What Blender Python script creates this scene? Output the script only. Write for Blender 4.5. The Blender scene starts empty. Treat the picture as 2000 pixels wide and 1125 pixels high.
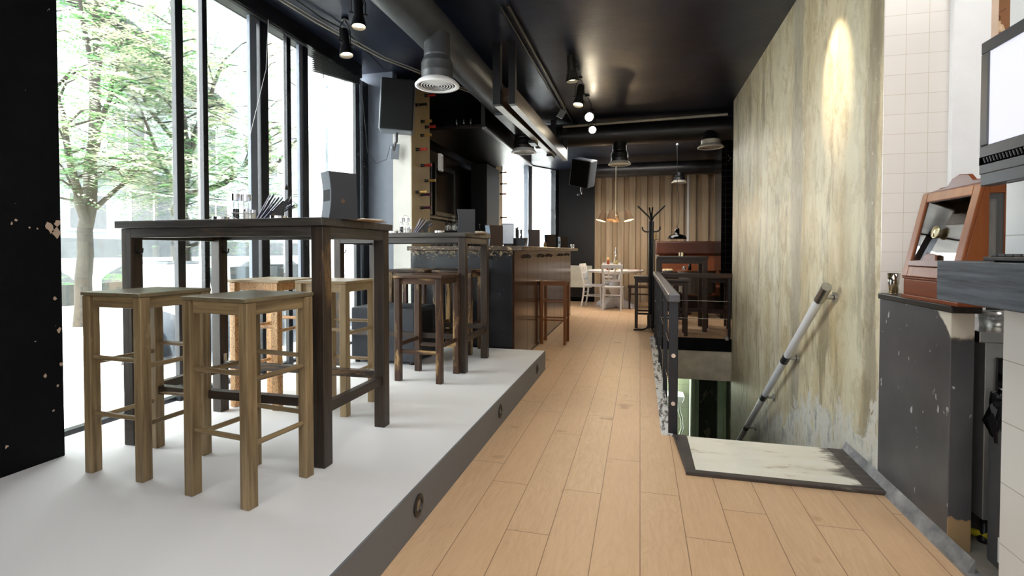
import bpy, math, random
from mathutils import Vector, Matrix
R = math.radians
PI = math.pi
scene = bpy.context.scene
COL = scene.collection

# ------------------------------------------------------------------ camera
cam_d = bpy.data.cameras.new('camera')
cam_d.sensor_width = 36.0
cam_d.lens = 985.0 / 2000.0 * 36.0
cam_d.shift_y = -(72.0 - 985.0 * 0.021) / 2000.0
cam_d.clip_start = 0.05
cam = bpy.data.objects.new('camera', cam_d)
COL.objects.link(cam)
cam.location = (0, 0, 1.15)
cam.rotation_euler = (PI / 2 - math.atan(0.021), 0, R(14.238))
scene.camera = cam

# ------------------------------------------------------------------ world and big lights
w = bpy.data.worlds.new('overcast_sky')
scene.world = w
w.use_nodes = True
nt = w.node_tree
bg = nt.nodes['Background']
tc = nt.nodes.new('ShaderNodeTexCoord')
sp = nt.nodes.new('ShaderNodeSeparateXYZ')
rp = nt.nodes.new('ShaderNodeValToRGB')
nt.links.new(tc.outputs['Generated'], sp.inputs[0])
nt.links.new(sp.outputs[2], rp.inputs[0])
rp.color_ramp.elements[0].position = 0.0
rp.color_ramp.elements[0].color = (0.9, 0.95, 1.0, 1)
rp.color_ramp.elements[1].position = 0.7
rp.color_ramp.elements[1].color = (1.0, 1.0, 1.0, 1)
nt.links.new(rp.outputs[0], bg.inputs[0])
bg.inputs[1].default_value = 8.5

def area(name, loc, rot, sx, sy, power, color=(1, 1, 1)):
    d = bpy.data.lights.new(name, 'AREA')
    d.shape = 'RECTANGLE'; d.size = sx; d.size_y = sy; d.energy = power; d.color = color
    o = bpy.data.objects.new(name, d); COL.objects.link(o)
    o.location = loc; o.rotation_euler = rot
    return o
# added area light standing in for daylight behind the viewer; no opening is built
area('front_daylight_fill', (-0.9, -2.6, 2.0), (R(82), 0, 0), 3.6, 2.0, 34, (1.0, 0.98, 0.96))
# unseen fill light added overhead to brighten the floor near the viewer
area('floor_fill_light', (0.1, 0.9, 3.03), (0, 0, 0), 1.6, 2.4, 26, (1.0, 0.97, 0.92))
area('kitchen_ceiling_light', (1.9, 1.5, 3.03), (0, 0, 0), 0.8, 1.2, 15, (1.0, 0.96, 0.9))
# the tall side windows, the far windows: openings through which the sky is sampled
for nm, lc, rt_, sx, sy in (('side_window_portal', (-2.98, 3.3, 1.7), (0, R(-90), 0), 3.0, 3.1),
                            ('far_window_portal', (-2.45, 10.75, 2.2), (0, R(-90), R(-30)), 2.2, 2.0)):
    o_ = area(nm, lc, rt_, sx, sy, 0)
    o_.data.cycles.is_portal = True

area('dining_fill_light', (0.0, 9.3, 2.98), (0, 0, 0), 1.6, 1.2, 22, (1.0, 0.95, 0.88))  # unseen fill light added to brighten the far dining area
scene.view_settings.view_transform = 'Standard'
scene.view_settings.look = 'None'
scene.view_settings.gamma = 1
scene.view_settings.use_curve_mapping = False
scene.view_settings.exposure = 0.95

# ------------------------------------------------------------------ mesh building
class MB:
    def __init__(s):
        s.v = []; s.f = []; s.sm = []
    def add(s, vs, fs, smooth=False, M=None):
        b = len(s.v)
        for p in vs:
            p = Vector(p)
            s.v.append(tuple(M @ p) if M is not None else tuple(p))
        for f in fs:
            s.f.append([i + b for i in f]); s.sm.append(smooth)
        return s
    def box(s, x0, x1, y0, y1, z0, z1, M=None):
        vs = [(x0, y0, z0), (x1, y0, z0), (x1, y1, z0), (x0, y1, z0), (x0, y0, z1), (x1, y0, z1), (x1, y1, z1), (x0, y1, z1)]
        fs = [(0, 3, 2, 1), (4, 5, 6, 7), (0, 1, 5, 4), (1, 2, 6, 5), (2, 3, 7, 6), (3, 0, 4, 7)]
        return s.add(vs, fs, False, M)
    def bar(s, p, q, w_, h_, up=(0, 0, 1)):
        p = Vector(p); q = Vector(q); d = (q - p); L = d.length; d.normalize()
        u = Vector(up)
        if abs(d.dot(u)) > 0.99: u = Vector((0, 1, 0))
        x = u.cross(d).normalized(); z = d.cross(x)
        M = Matrix((( x.x, d.x, z.x, p.x), (x.y, d.y, z.y, p.y), (x.z, d.z, z.z, p.z), (0, 0, 0, 1)))
        return s.box(-w_ / 2, w_ / 2, 0, L, -h_ / 2, h_ / 2, M)
    def taper(s, p, q, w0, w1):
        # square leg tapering from p (width w0) to q (width w1), both ends level
        p = Vector(p); q = Vector(q); a = w0 / 2; b = w1 / 2
        vs = [(p.x - a, p.y - a, p.z), (p.x + a, p.y - a, p.z), (p.x + a, p.y + a, p.z), (p.x - a, p.y + a, p.z),
              (q.x - b, q.y - b, q.z), (q.x + b, q.y - b, q.z), (q.x + b, q.y + b, q.z), (q.x - b, q.y + b, q.z)]
        return s.add(vs, [(0, 3, 2, 1), (4, 5, 6, 7), (0, 1, 5, 4), (1, 2, 6, 5), (2, 3, 7, 6), (3, 0, 4, 7)])
    def tube(s, pts, r, n=10, caps=True):
        pts = [Vector(p) for p in pts]; m = len(pts)
        rs = r if isinstance(r, (list, tuple)) else [r] * m
        t0 = (pts[1] - pts[0]).normalized()
        ref = Vector((0, 0, 1)) if abs(t0.z) < 0.9 else Vector((1, 0, 0))
        x = ref.cross(t0).normalized(); vs = []
        for i, p in enumerate(pts):
            if i == 0: t = t0
            elif i == m - 1: t = (pts[i] - pts[i - 1]).normalized()
            else: t = ((pts[i + 1] - p).normalized() + (p - pts[i - 1]).normalized()).normalized()
            x = (x - t * x.dot(t)).normalized(); y = t.cross(x)
            for k in range(n):
                a = 2 * PI * k / n
                vs.append(p + (x * math.cos(a) + y * math.sin(a)) * rs[i])
        fs = [(i * n + k, i * n + (k + 1) % n, (i + 1) * n + (k + 1) % n, (i + 1) * n + k) for i in range(m - 1) for k in range(n)]
        s.add(vs, fs, True)
        if caps:
            s.add(vs[:n], [tuple(range(n - 1, -1, -1))]); s.add(vs[-n:], [tuple(range(n))])
        return s
    def lathe(s, prof, c=(0, 0, 0), n=24, smooth=True, M=None, split=()):
        # prof: list of (radius, z)
        segs = []; cur = [prof[0]]
        for i in range(1, len(prof)):
            cur.append(prof[i])
            if i in split and i < len(prof) - 1:
                segs.append(cur); cur = [prof[i]]
        segs.append(cur)
        for sg in segs:
            vs = []
            for (r_, z) in sg:
                for k in range(n):
                    a = 2 * PI * k / n
                    vs.append((c[0] + r_ * math.cos(a), c[1] + r_ * math.sin(a), c[2] + z))
            fs = [(i * n + k, i * n + (k + 1) % n, (i + 1) * n + (k + 1) % n, (i + 1) * n + k) for i in range(len(sg) - 1) for k in range(n)]
            s.add(vs, fs, smooth, M)
        return s
    def cyl(s, c, r, z0, z1, n=24, M=None):
        s.lathe([(r, z0), (r, z1)], c, n, True, M)
        vs = [(c[0] + r * math.cos(2 * PI * k / n), c[1] + r * math.sin(2 * PI * k / n), c[2]) for k in range(n)]
        s.add([(a, b, d + z0) for a, b, d in vs], [tuple(range(n - 1, -1, -1))], False, M)
        s.add([(a, b, d + z1) for a, b, d in vs], [tuple(range(n))], False, M)
        return s
    def prism(s, poly, a, b, axis='z'):
        # poly of 2D points extruded between a and b along an axis (x: poly is y,z / y: poly is x,z / z: poly is x,y)
        n = len(poly)
        def P(q, t):
            return {'z': (q[0], q[1], t), 'y': (q[0], t, q[1]), 'x': (t, q[0], q[1])}[axis]
        vs = [P(q, a) for q in poly] + [P(q, b) for q in poly]
        fs = [tuple(range(n)), tuple(range(2 * n - 1, n - 1, -1))] + [(i, i + n, (i + 1) % n + n, (i + 1) % n) for i in range(n)]
        return s.add(vs, fs)
    def sphere(s, c, r, n=14, m=8, sc=(1, 1, 1)):
        vs = []; fs = []
        for i in range(m + 1):
            t = PI * i / m
            for k in range(n):
                a = 2 * PI * k / n
                vs.append((c[0] + r * sc[0] * math.sin(t) * math.cos(a), c[1] + r * sc[1] * math.sin(t) * math.sin(a), c[2] + r * sc[2] * math.cos(t)))
        for i in range(m):
            for k in range(n):
                fs.append((i * n + k, (i + 1) * n + k, (i + 1) * n + (k + 1) % n, i * n + (k + 1) % n))
        return s.add(vs, fs, True)
    def build(s, name, mat, parent=None, bev=0.0, seg=2, loc=None, rot=None):
        me = bpy.data.meshes.new(name)
        me.from_pydata([tuple(v) for v in s.v], [], s.f)
        me.polygons.foreach_set('use_smooth', s.sm)
        me.materials.append(mat)
        me.validate(); me.update()
        o = bpy.data.objects.new(name, me); COL.objects.link(o)
        if parent is not None: o.parent = parent
        if loc: o.location = loc
        if rot: o.rotation_euler = rot
        if bev > 0:
            b = o.modifiers.new('bevel', 'BEVEL'); b.width = bev; b.segments = seg
            b.limit_method = 'ANGLE'; b.angle_limit = R(50); b.harden_normals = False
        # outward facing normals
        import bmesh
        bm = bmesh.new(); bm.from_mesh(me); bmesh.ops.recalc_face_normals(bm, faces=bm.faces); bm.to_mesh(me); bm.free()
        return o

def tag(o, label, cat, group=None, kind=None):
    if label: o['label'] = label
    if cat: o['category'] = cat
    if group: o['group'] = group
    if kind: o['kind'] = kind
    return o
def thing(name, label, cat, loc=(0, 0, 0), rz=0.0, group=None):
    o = bpy.data.objects.new(name, None); COL.objects.link(o)
    o.empty_display_size = 0.1
    o.location = loc; o.rotation_euler = (0, 0, rz)
    return tag(o, label, cat, group)
def struct(name, mb, mat, label=None, bev=0.0):
    o = mb.build(name, mat, None, bev)
    o['kind'] = 'structure'
    if label: o['label'] = label
    return o
CH = {}
def kids(o):
    return [c for c in COL.objects if c.parent == o]
def dup(root, label, loc, rz=None, group=None):
    r = root.copy(); COL.objects.link(r); r.location = loc
    if rz is not None: r.rotation_euler = (r.rotation_euler[0], r.rotation_euler[1], rz)
    r['label'] = label
    if group: r['group'] = group
    def rec(a, b):
        for ch in kids(a):
            c = ch.copy(); COL.objects.link(c); c.parent = b
            rec(ch, c)
    rec(root, r)
    return r

# ------------------------------------------------------------------ materials
def lin(c):
    return tuple((x / 12.92 if x <= 0.04045 else ((x + 0.055) / 1.055) ** 2.4) for x in c)
def rgb(r, g, b):
    return lin((r / 255, g / 255, b / 255)) + (1,)
class NT:
    def __init__(s, name):
        s.m = bpy.data.materials.new(name); s.m.use_nodes = True
        s.t = s.m.node_tree; s.b = s.t.nodes['Principled BSDF']; s.out = s.t.nodes['Material Output']
    def n(s, typ, **kw):
        o = s.t.nodes.new(typ)
        for k, v in kw.items(): setattr(o, k, v)
        return o
    def l(s, a, b): s.t.links.new(a, b)
    def val(s, sock, v):
        if hasattr(v, 'is_output') or isinstance(v, bpy.types.NodeSocket): s.l(v, sock)
        else: sock.default_value = v
    def math(s, op, a, b=None, c=None, clamp=False):
        o = s.n('ShaderNodeMath', operation=op); o.use_clamp = clamp
        s.val(o.inputs[0], a)
        if b is not None: s.val(o.inputs[1], b)
        if c is not None: s.val(o.inputs[2], c)
        return o.outputs[0]
    def mix(s, f, a, b, mode='MIX'):
        o = s.n('ShaderNodeMix', data_type='RGBA', blend_type=mode)
        s.val(o.inputs[0], f); s.val(o.inputs[6], a); s.val(o.inputs[7], b)
        return o.outputs[2]
    def ramp(s, f, stops, interp='LINEAR'):
        o = s.n('ShaderNodeValToRGB'); r_ = o.color_ramp; r_.interpolation = interp
        while len(r_.elements) < len(stops): r_.elements.new(1.0)
        for e, (p, c) in zip(r_.elements, stops):
            e.position = p; e.color = c if isinstance(c, tuple) else (c, c, c, 1)
        s.val(o.inputs[0], f)
        return o.outputs[0]
    def coords(s, scale=(1, 1, 1), jitter=False, off=(0, 0, 0), kind='Object'):
        tc = s.n('ShaderNodeTexCoord'); mp = s.n('ShaderNodeMapping')
        mp.inputs['Scale'].default_value = scale; mp.inputs['Location'].default_value = off
        s.l(tc.outputs[kind], mp.inputs[0])
        if jitter:
            oi = s.n('ShaderNodeObjectInfo')
            v = s.n('ShaderNodeVectorMath', operation='SCALE'); v.inputs[0].default_value = (37, 19, 53)
            s.l(oi.outputs['Random'], v.inputs['Scale'])
            a = s.n('ShaderNodeVectorMath', operation='ADD'); s.l(mp.outputs[0], a.inputs[0]); s.l(v.outputs[0], a.inputs[1])
            return a.outputs[0]
        return mp.outputs[0]
    def noise(s, vec, scale=5, detail=4, rough=0.55, dist=0.0):
        o = s.n('ShaderNodeTexNoise'); s.l(vec, o.inputs['Vector'])
        o.inputs['Scale'].default_value = scale; o.inputs['Detail'].default_value = detail
        o.inputs['Roughness'].default_value = rough; o.inputs['Distortion'].default_value = dist
        return o.outputs[0]
    def bump(s, h, strength=0.3, dist=0.01):
        o = s.n('ShaderNodeBump'); o.inputs['Strength'].default_value = strength; o.inputs['Distance'].default_value = dist
        s.val(o.inputs['Height'], h); s.l(o.outputs[0], s.b.inputs['Normal'])
MATS = {}
def plain(name, c, rough=0.5, metal=0.0, var=0.06, scale=6, bump=0.0, spec=0.5, coat=0.0):
    if name in MATS: return MATS[name]
    t = NT(name); v = t.coords(jitter=True); n_ = t.noise(v, scale, 5)
    d = tuple(max(0, x * (1 - var * 2.2)) for x in c[:3]) + (1,); h = tuple(min(1, x * (1 + var * 2.2)) for x in c[:3]) + (1,)
    t.l(t.ramp(n_, [(0.3, d), (0.7, h)]), t.b.inputs['Base Color'])
    t.b.inputs['Roughness'].default_value = rough; t.b.inputs['Metallic'].default_value = metal
    t.b.inputs['Specular IOR Level'].default_value = spec; t.b.inputs['Coat Weight'].default_value = coat
    if bump: t.bump(t.noise(v, scale * 6, 4), bump, 0.003)
    MATS[name] = t.m; return t.m
AX = {'x': (0.06, 1, 1), 'y': (1, 0.06, 1), 'z': (1, 1, 0.06)}
def wood(name, c0, c1, axis='z', wear=None, amt=0.0, rough=0.5, scale=40, wscale=5, spec=0.4):
    key = name + axis
    if key in MATS: return MATS[key]
    t = NT(name + '_grain_' + axis)
    v = t.coords(AX[axis], True)
    g = t.noise(v, scale, 6, 0.62, 0.3)
    g2 = t.noise(t.coords(tuple(max(a, 0.25) for a in AX[axis]), True), 3.5, 3)
    c = t.ramp(g, [(0.3, c0), (0.68, c1)])
    c = t.mix(t.ramp(g2, [(0.3, 0.0), (0.7, 0.35)]), c, tuple(x * 0.55 for x in c0[:3]) + (1,))
    if wear is not None:
        wn = t.noise(t.coords(tuple(max(a, 0.22) for a in AX[axis]), True), wscale, 9, 0.72, 0.6)
        c = t.mix(t.ramp(wn, [(0.56 - amt, 0.0), (0.63 - amt, 0.9)]), c, wear)
    t.l(c, t.b.inputs['Base Color']); t.b.inputs['Roughness'].default_value = rough
    t.b.inputs['Specular IOR Level'].default_value = spec
    t.bump(g, 0.4, 0.002)
    MATS[key] = t.m; return t.m
def emis(name, c, strength):
    if name in MATS: return MATS[name]
    t = NT(name); t.b.inputs['Base Color'].default_value = c
    t.b.inputs['Emission Color'].default_value = c; t.b.inputs['Emission Strength'].default_value = strength
    v = t.coords(); MATS[name] = t.m; return t.m
def glassy(name, tint=(1, 1, 1, 1), refl=0.08, rough=0.0):
    if name in MATS: return MATS[name]
    t = NT(name); t.t.nodes.remove(t.b)
    tr = t.n('ShaderNodeBsdfTransparent'); tr.inputs[0].default_value = tint
    gl = t.n('ShaderNodeBsdfGlossy'); gl.inputs['Roughness'].default_value = rough; gl.inputs[0].default_value = (1, 1, 1, 1)
    lw = t.n('ShaderNodeLayerWeight'); lw.inputs[0].default_value = 0.35
    mx = t.n('ShaderNodeMixShader')
    t.l(t.math('MULTIPLY_ADD', lw.outputs['Fresnel'], 0.6, refl, True), mx.inputs[0])
    t.l(tr.outputs[0], mx.inputs[1]); t.l(gl.outputs[0], mx.inputs[2]); t.l(mx.outputs[0], t.out.inputs[0])
    MATS[name] = t.m; return t.m

def m_laminate():
    t = NT('oak_laminate')
    tc_ = t.n('ShaderNodeTexCoord'); s3 = t.n('ShaderNodeSeparateXYZ'); t.l(tc_.outputs['Object'], s3.inputs[0])
    X, Y = s3.outputs[0], s3.outputs[1]
    x = t.math('DIVIDE', t.math('SUBTRACT', X, 0.006), 0.1785)
    row = t.math('FLOOR', x); fx = t.math('FRACT', x)
    offs = {-6: .7, -5: .33, -4: .119, -3: .85, -2: .114, -1: .532, 0: .179, 1: .974, 2: .099, 3: .62, 4: .059, 5: .77, 6: .244, 7: .9}
    stops = [((k + 6 + 0.02) / 16.0 if k > -6 else 0.0, offs[k] / 1.143) for k in sorted(offs)]
    of = t.ramp(t.math('DIVIDE', t.math('ADD', row, 6.5), 16.0), stops, 'CONSTANT')
    y = t.math('SUBTRACT', t.math('DIVIDE', Y, 1.143), of)
    pid = t.math('FLOOR', y); fy = t.math('FRACT', y)
    dx = t.math('MULTIPLY', t.math('MINIMUM', fx, t.math('SUBTRACT', 1.0, fx)), 0.1785)
    dy = t.math('MULTIPLY', t.math('MINIMUM', fy, t.math('SUBTRACT', 1.0, fy)), 1.143)
    seam = t.math('LESS_THAN', t.math('MINIMUM', dx, dy), 0.0016)
    cmb = t.n('ShaderNodeCombineXYZ'); t.l(row, cmb.inputs[0]); t.l(pid, cmb.inputs[1])
    wn = t.n('ShaderNodeTexWhiteNoise', noise_dimensions='3D'); t.l(cmb.outputs[0], wn.inputs[0])
    sc_ = t.n('ShaderNodeVectorMath', operation='SCALE'); t.l(wn.outputs['Color'], sc_.inputs[0]); sc_.inputs['Scale'].default_value = 40
    ad = t.n('ShaderNodeVectorMath', operation='ADD'); t.l(tc_.outputs['Object'], ad.inputs[0]); t.l(sc_.outputs[0], ad.inputs[1])
    mp = t.n('ShaderNodeMapping'); mp.inputs['Scale'].default_value = (1, 0.13, 1); t.l(ad.outputs[0], mp.inputs[0])
    g = t.noise(mp.outputs[0], 55, 6, 0.65, 0.4)
    g2 = t.noise(mp.outputs[0], 7, 3, 0.5, 1.2)
    rings = t.math('FRACT', t.math('MULTIPLY', g2, 14))
    rings = t.ramp(rings, [(0.0, 0.25), (0.35, 0.0), (0.9, 0.0), (1.0, 0.25)])
    base = t.ramp(g, [(0.25, rgb(204, 170, 134)), (0.75, rgb(222, 190, 154))])
    base = t.mix(rings, base, rgb(184, 146, 110))
    base = t.mix(t.math('MULTIPLY', wn.outputs['Value'], 0.45), base, rgb(210, 168, 130))
    kn = t.noise(ad.outputs[0], 4.5, 2, 0.5)
    base = t.mix(t.ramp(kn, [(0.69, 0.0), (0.77, 0.55)]), base, rgb(150, 104, 74))
    base = t.mix(t.math('MULTIPLY', seam, 0.75), base, rgb(90, 60, 42))
    t.l(base, t.b.inputs['Base Color'])
    t.b.inputs['Roughness'].default_value = 0.42
    t.b.inputs['Specular IOR Level'].default_value = 0.35
    t.bump(t.math('SUBTRACT', t.math('MULTIPLY', g, 0.15), seam), 0.2, 0.002)
    return t.m

def m_concrete_wall():
    t = NT('weathered_plaster')
    st = t.coords((1, 1, 0.2)); iso = t.coords((1, 1, 0.6))
    streak = t.noise(st, 2.6, 6, 0.6, 0.2); fine = t.noise(t.coords((1, 1, 0.45)), 11, 9, 0.7, 0.5)
    blot = t.noise(iso, 1.6, 8, 0.65, 0.5)
    c = t.ramp(streak, [(0.28, rgb(158, 138, 98)), (0.42, rgb(196, 180, 142)), (0.55, rgb(216, 206, 178)), (0.72, rgb(192, 182, 164))])
    c = t.mix(t.ramp(blot, [(0.45, 0.0), (0.62, 0.75)]), c, rgb(212, 204, 178))
    c = t.mix(t.ramp(t.noise(iso, 5, 10, 0.78, 0.6), [(0.52, 0.0), (0.58, 0.6)]), c, rgb(170, 150, 112))
    c = t.mix(t.ramp(t.noise(t.coords((1, 1, .45), off=(3, 7, 1)), 3.2, 9, 0.75, 0.8), [(0.57, 0.0), (0.60, 0.6)]), c, rgb(224, 220, 200))
    c = t.mix(t.ramp(t.noise(st, 4.3, 8, 0.7, 0.3), [(0.54, 0.0), (0.63, 0.8)]), c, rgb(140, 128, 104))
    c = t.mix(t.ramp(fine, [(0.48, 0.0), (0.72, 0.6)]), c, rgb(158, 144, 114))
    # pale repaired column and dark column along the near edge, flaking white low down
    tc_ = t.n('ShaderNodeTexCoord'); s3 = t.n('ShaderNodeSeparateXYZ'); t.l(tc_.outputs['Object'], s3.inputs[0])
    edge = t.math('ADD', s3.outputs[1], t.math('MULTIPLY', t.math('SUBTRACT', t.noise(st, 5, 8, 0.7), 0.5), 0.35))
    dark = t.ramp(t.math('MULTIPLY', t.math('SUBTRACT', edge, 2.86), 1.0), [(0.02, 0.0), (0.05, 0.65), (0.16, 0.6), (0.22, 0.0)])
    c = t.mix(dark, c, rgb(120, 114, 98))
    green = t.ramp(t.math('SUBTRACT', edge, 2.86), [(0.20, 0.0), (0.24, 0.35), (0.4, 0.3), (0.46, 0.0)])
    c = t.mix(green, c, rgb(200, 202, 182))
    gband = t.ramp(t.math('SUBTRACT', edge, 4.10), [(0.0, 0.0), (0.04, 0.55), (0.22, 0.5), (0.34, 0.0)])
    c = t.mix(gband, c, rgb(140, 134, 124))
    low = t.math('SUBTRACT', t.math('ADD', t.math('MULTIPLY', t.math('SUBTRACT', 4.5, s3.outputs[1]), 0.30), -0.12), s3.outputs[2])
    pn = t.noise(iso, 4.0, 10, 0.75, 0.6)
    peel = t.ramp(t.math('ADD', low, t.math('MULTIPLY', t.math('SUBTRACT', pn, 0.5), 1.4)), [(0.0, 0.0), (0.03, 0.95)])
    c = t.mix(peel, c, t.ramp(t.noise(iso, 11, 8, 0.7), [(0.35, rgb(150, 150, 146)), (0.5, rgb(214, 212, 206)), (0.7, rgb(190, 178, 150))]))
    # brown damp stain at the foot of the stairs
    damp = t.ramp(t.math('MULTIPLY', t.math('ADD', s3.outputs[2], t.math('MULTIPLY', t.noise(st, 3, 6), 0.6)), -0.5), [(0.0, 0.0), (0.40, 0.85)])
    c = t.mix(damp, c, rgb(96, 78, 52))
    spot = t.noise(t.coords(), 38, 3, 0.5)
    c = t.mix(t.ramp(spot, [(0.68, 0.0), (0.73, 0.5)]), c, rgb(225, 222, 205))
    t.l(c, t.b.inputs['Base Color'])
    t.b.inputs['Roughness'].default_value = 0.46
    t.b.inputs['Specular IOR Level'].default_value = 0.35
    t.bump(t.math('ADD', t.math('MULTIPLY', fine, 0.6), t.math('ADD', pn, t.math('MULTIPLY', peel, -0.8))), 0.35, 0.012)
    return t.m

def m_tiles(name, c, grout, sx, sz, rough=0.3, gw=0.004, plane='xz', var=0.05):
    t = NT(name)
    tc_ = t.n('ShaderNodeTexCoord'); s3 = t.n('ShaderNodeSeparateXYZ'); t.l(tc_.outputs['Object'], s3.inputs[0])
    a = t.math('DIVIDE', s3.outputs[0 if plane[0] == 'x' else 1], sx)
    if plane[0] == 'b': a = t.math('DIVIDE', t.math('ADD', s3.outputs[0], s3.outputs[1]), sx)
    b = t.math('DIVIDE', s3.outputs[2], sz)
    fa = t.math('FRACT', a); fb = t.math('FRACT', b)
    da = t.math('MULTIPLY', t.math('MINIMUM', fa, t.math('SUBTRACT', 1.0, fa)), sx)
    db = t.math('MULTIPLY', t.math('MINIMUM', fb, t.math('SUBTRACT', 1.0, fb)), sz)
    g = t.math('LESS_THAN', t.math('MINIMUM', da, db), gw / 2)
    cm = t.n('ShaderNodeCombineXYZ'); t.l(t.math('FLOOR', a), cm.inputs[0]); t.l(t.math('FLOOR', b), cm.inputs[1])
    wn = t.n('ShaderNodeTexWhiteNoise'); t.l(cm.outputs[0], wn.inputs[0])
    cc = t.mix(t.math('MULTIPLY', wn.outputs['Value'], var * 4), c, tuple(x * 0.86 for x in c[:3]) + (1,))
    cc = t.mix(g, cc, grout)
    t.l(cc, t.b.inputs['Base Color'])
    t.b.inputs['Roughness'].default_value = rough
    t.bump(t.math('SUBTRACT', t.math('MULTIPLY', t.noise(t.coords(), 5, 2), 0.3), g), 0.3, 0.002)
    return t.m

def m_black_paint(name, c0=(12, 13, 17), c1=(26, 27, 32), rough=0.3, chips=0.0, bump=0.25, scale=4):
    t = NT(name); v = t.coords()
    n_ = t.noise(v, scale, 6, 0.6)
    c = t.ramp(n_, [(0.3, rgb(*c0)), (0.7, rgb(*c1))])
    if chips:
        ch = t.noise(v, 26, 4, 0.6)
        c = t.mix(t.ramp(ch, [(0.735 - chips, 0.0), (0.75 - chips, 0.8)]), c, rgb(190, 188, 180))
    t.l(c, t.b.inputs['Base Color'])
    t.l(t.ramp(n_, [(0.3, rough * 0.8), (0.7, rough * 1.3)]), t.b.inputs['Roughness'])
    t.bump(t.noise(v, scale * 3, 8, 0.65), bump, 0.01)
    return t.m

LAM = m_laminate()
CONC = m_concrete_wall()
CEIL = m_black_paint('glossy_black_ceiling', (15, 21, 35), (29, 37, 58), 0.36, 0, 0.4, 1.6)
BLK = m_black_paint('black_wall_paint', (9, 10, 14), (20, 21, 27), 0.42, 0.0, 0.15)
BLKCHIP = m_black_paint('chipped_black_paint', (4, 5, 8), (8, 9, 12), 0.75, 0.008, 0.2)
GREYBLUE = m_black_paint('blue_grey_paint', (96, 104, 118), (116, 124, 138), 0.4, 0, 0.08)
STEELBLK = m_black_paint('black_steel_frame', (13, 15, 20), (24, 27, 34), 0.3, 0, 0.05)
TILEW = m_tiles('white_wall_tile', rgb(226, 221, 216), rgb(200, 190, 172), 0.0955, 0.0955, 0.25, 0.0022)
TILEBIG = m_tiles('large_white_tile', rgb(228, 231, 233), rgb(180, 178, 172), 0.35, 0.2, 0.25, 0.003, 'yz')
TILEB = m_tiles('black_wall_tile', rgb(13, 13, 14), rgb(70, 64, 58), 0.105, 0.105, 0.12, 0.003, 'bz', 0.2)
PLAT = plain('grey_platform_paint', rgb(222, 222, 224), 0.62, 0, 0.012, 0.6)
FASCIA = plain('dark_grey_fascia_paint', rgb(106, 110, 116), 0.5, 0, 0.03, 1)
CHROME = plain('polished_chrome', (0.8, 0.8, 0.82, 1), 0.12, 1.0, 0.02)
STEEL = plain('brushed_steel', (0.5, 0.5, 0.5, 1), 0.32, 1.0, 0.08, 20)
DARKST = plain('dark_steel', (0.12, 0.12, 0.13, 1), 0.35, 0.8, 0.05)
BLKPL = plain('black_plastic', rgb(22, 23, 26), 0.4)
BLKMET = plain('black_metal', rgb(16, 16, 19), 0.35)
GREYPL = plain('grey_plastic', rgb(120, 126, 134), 0.45)
WHITE = plain('white_paint', rgb(235, 236, 238), 0.4, 0, 0.02)
WHITEGL = plain('white_lacquer', rgb(240, 240, 242), 0.3, 0, 0.02)
GLASS = glassy('window_glass', (0.97, 0.99, 0.98, 1), 0.03)
CLEAR = glassy('clear_glassware', (0.93, 0.96, 0.96, 1), 0.12)
SOFTG = glassy('plastic_film', (0.85, 0.88, 0.88, 1), 0.15, 0.2)
BULB = emis('warm_bulb_face', (1.0, 0.82, 0.55, 1), 14)
BULBHOT = emis('bright_bulb_face', (1.0, 0.86, 0.62, 1), 60)

def oldwood(ax): return wood('dark_distressed_wood', rgb(30, 24, 20), rgb(68, 54, 42), ax, rgb(120, 92, 60), -0.02, 0.42, 45, 4)
def tablewood(ax): return wood('black_stained_wood', rgb(36, 34, 33), rgb(84, 79, 73), ax, rgb(104, 84, 62), -0.05, 0.4, 60, 4)
def lightwood(ax): return wood('worn_light_brown_wood', rgb(94, 76, 52), rgb(160, 138, 102), ax, rgb(172, 154, 120), -.04, 0.42, 45, 5)
def palewood(ax): return wood('pale_honey_wood', rgb(140, 118, 86), rgb(172, 150, 114), ax, None, 0, 0.4, 45)
def darkstool(ax): return wood('burnt_distressed_wood', rgb(38, 26, 20), rgb(86, 60, 42), ax, rgb(176, 144, 98), 0.03, 0.4, 40, 6)
def walnut(ax): return wood('dark_walnut_wood', rgb(34, 20, 13), rgb(74, 46, 28), ax, None, 0, 0.35, 40)
def orangewood(ax): return wood('orange_brown_wood', rgb(104, 58, 24), rgb(146, 90, 44), ax, None, 0, 0.3, 40)

# ================================================================== SETTING
PH = 0.183
HX0, HX1, HY0, HY1 = 0.20, 1.15, 3.25, 6.98     # stair opening
fl = MB()
def quad(mb, x0, x1, y0, y1, z): mb.add([(x0, y0, z), (x1, y0, z), (x1, y1, z), (x0, y1, z)], [(0, 1, 2, 3)])
for (x0, x1, y0, y1) in ((-3.0, HX0, -2.7, 12.0), (HX0, 1.16, -2.7, HY0), (HX0, 1.16, HY1, 12.0), (1.16, 4.0, HY1, 12.0)):
    fl.box(x0, x1, y0, y1, -0.03, 0.0)
struct('floor', fl, LAM, 'pale oak laminate floor with dark plank joints')
kf = MB().box(1.16, 3.6, -2.7, 2.95, -0.03, 0.001)
struct('kitchen_floor', kf, plain('grey_screed', rgb(128, 124, 116), 0.6, 0, 0.1, 9), 'grey screed floor beside the black half wall')

plat = MB().box(-2.9, -0.893, -2.6, 4.81, 0.0, PH)
struct('platform', plat, PLAT, 'grey raised platform under the high tables', 0.002)
fas = MB().box(-0.893, -0.885, -2.6, 4.81, 0.0, PH - 0.001)
struct('platform_fascia', fas, FASCIA, 'dark grey front edge of the raised platform')

ce = MB().box(-3.1, 4.0, -2.7, 7.72, 3.07, 3.17)
ce.box(-3.1, 4.0, 7.72, 12.0, 3.02, 3.12)
struct('ceiling', ce, CEIL, 'glossy black painted ceiling')

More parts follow.
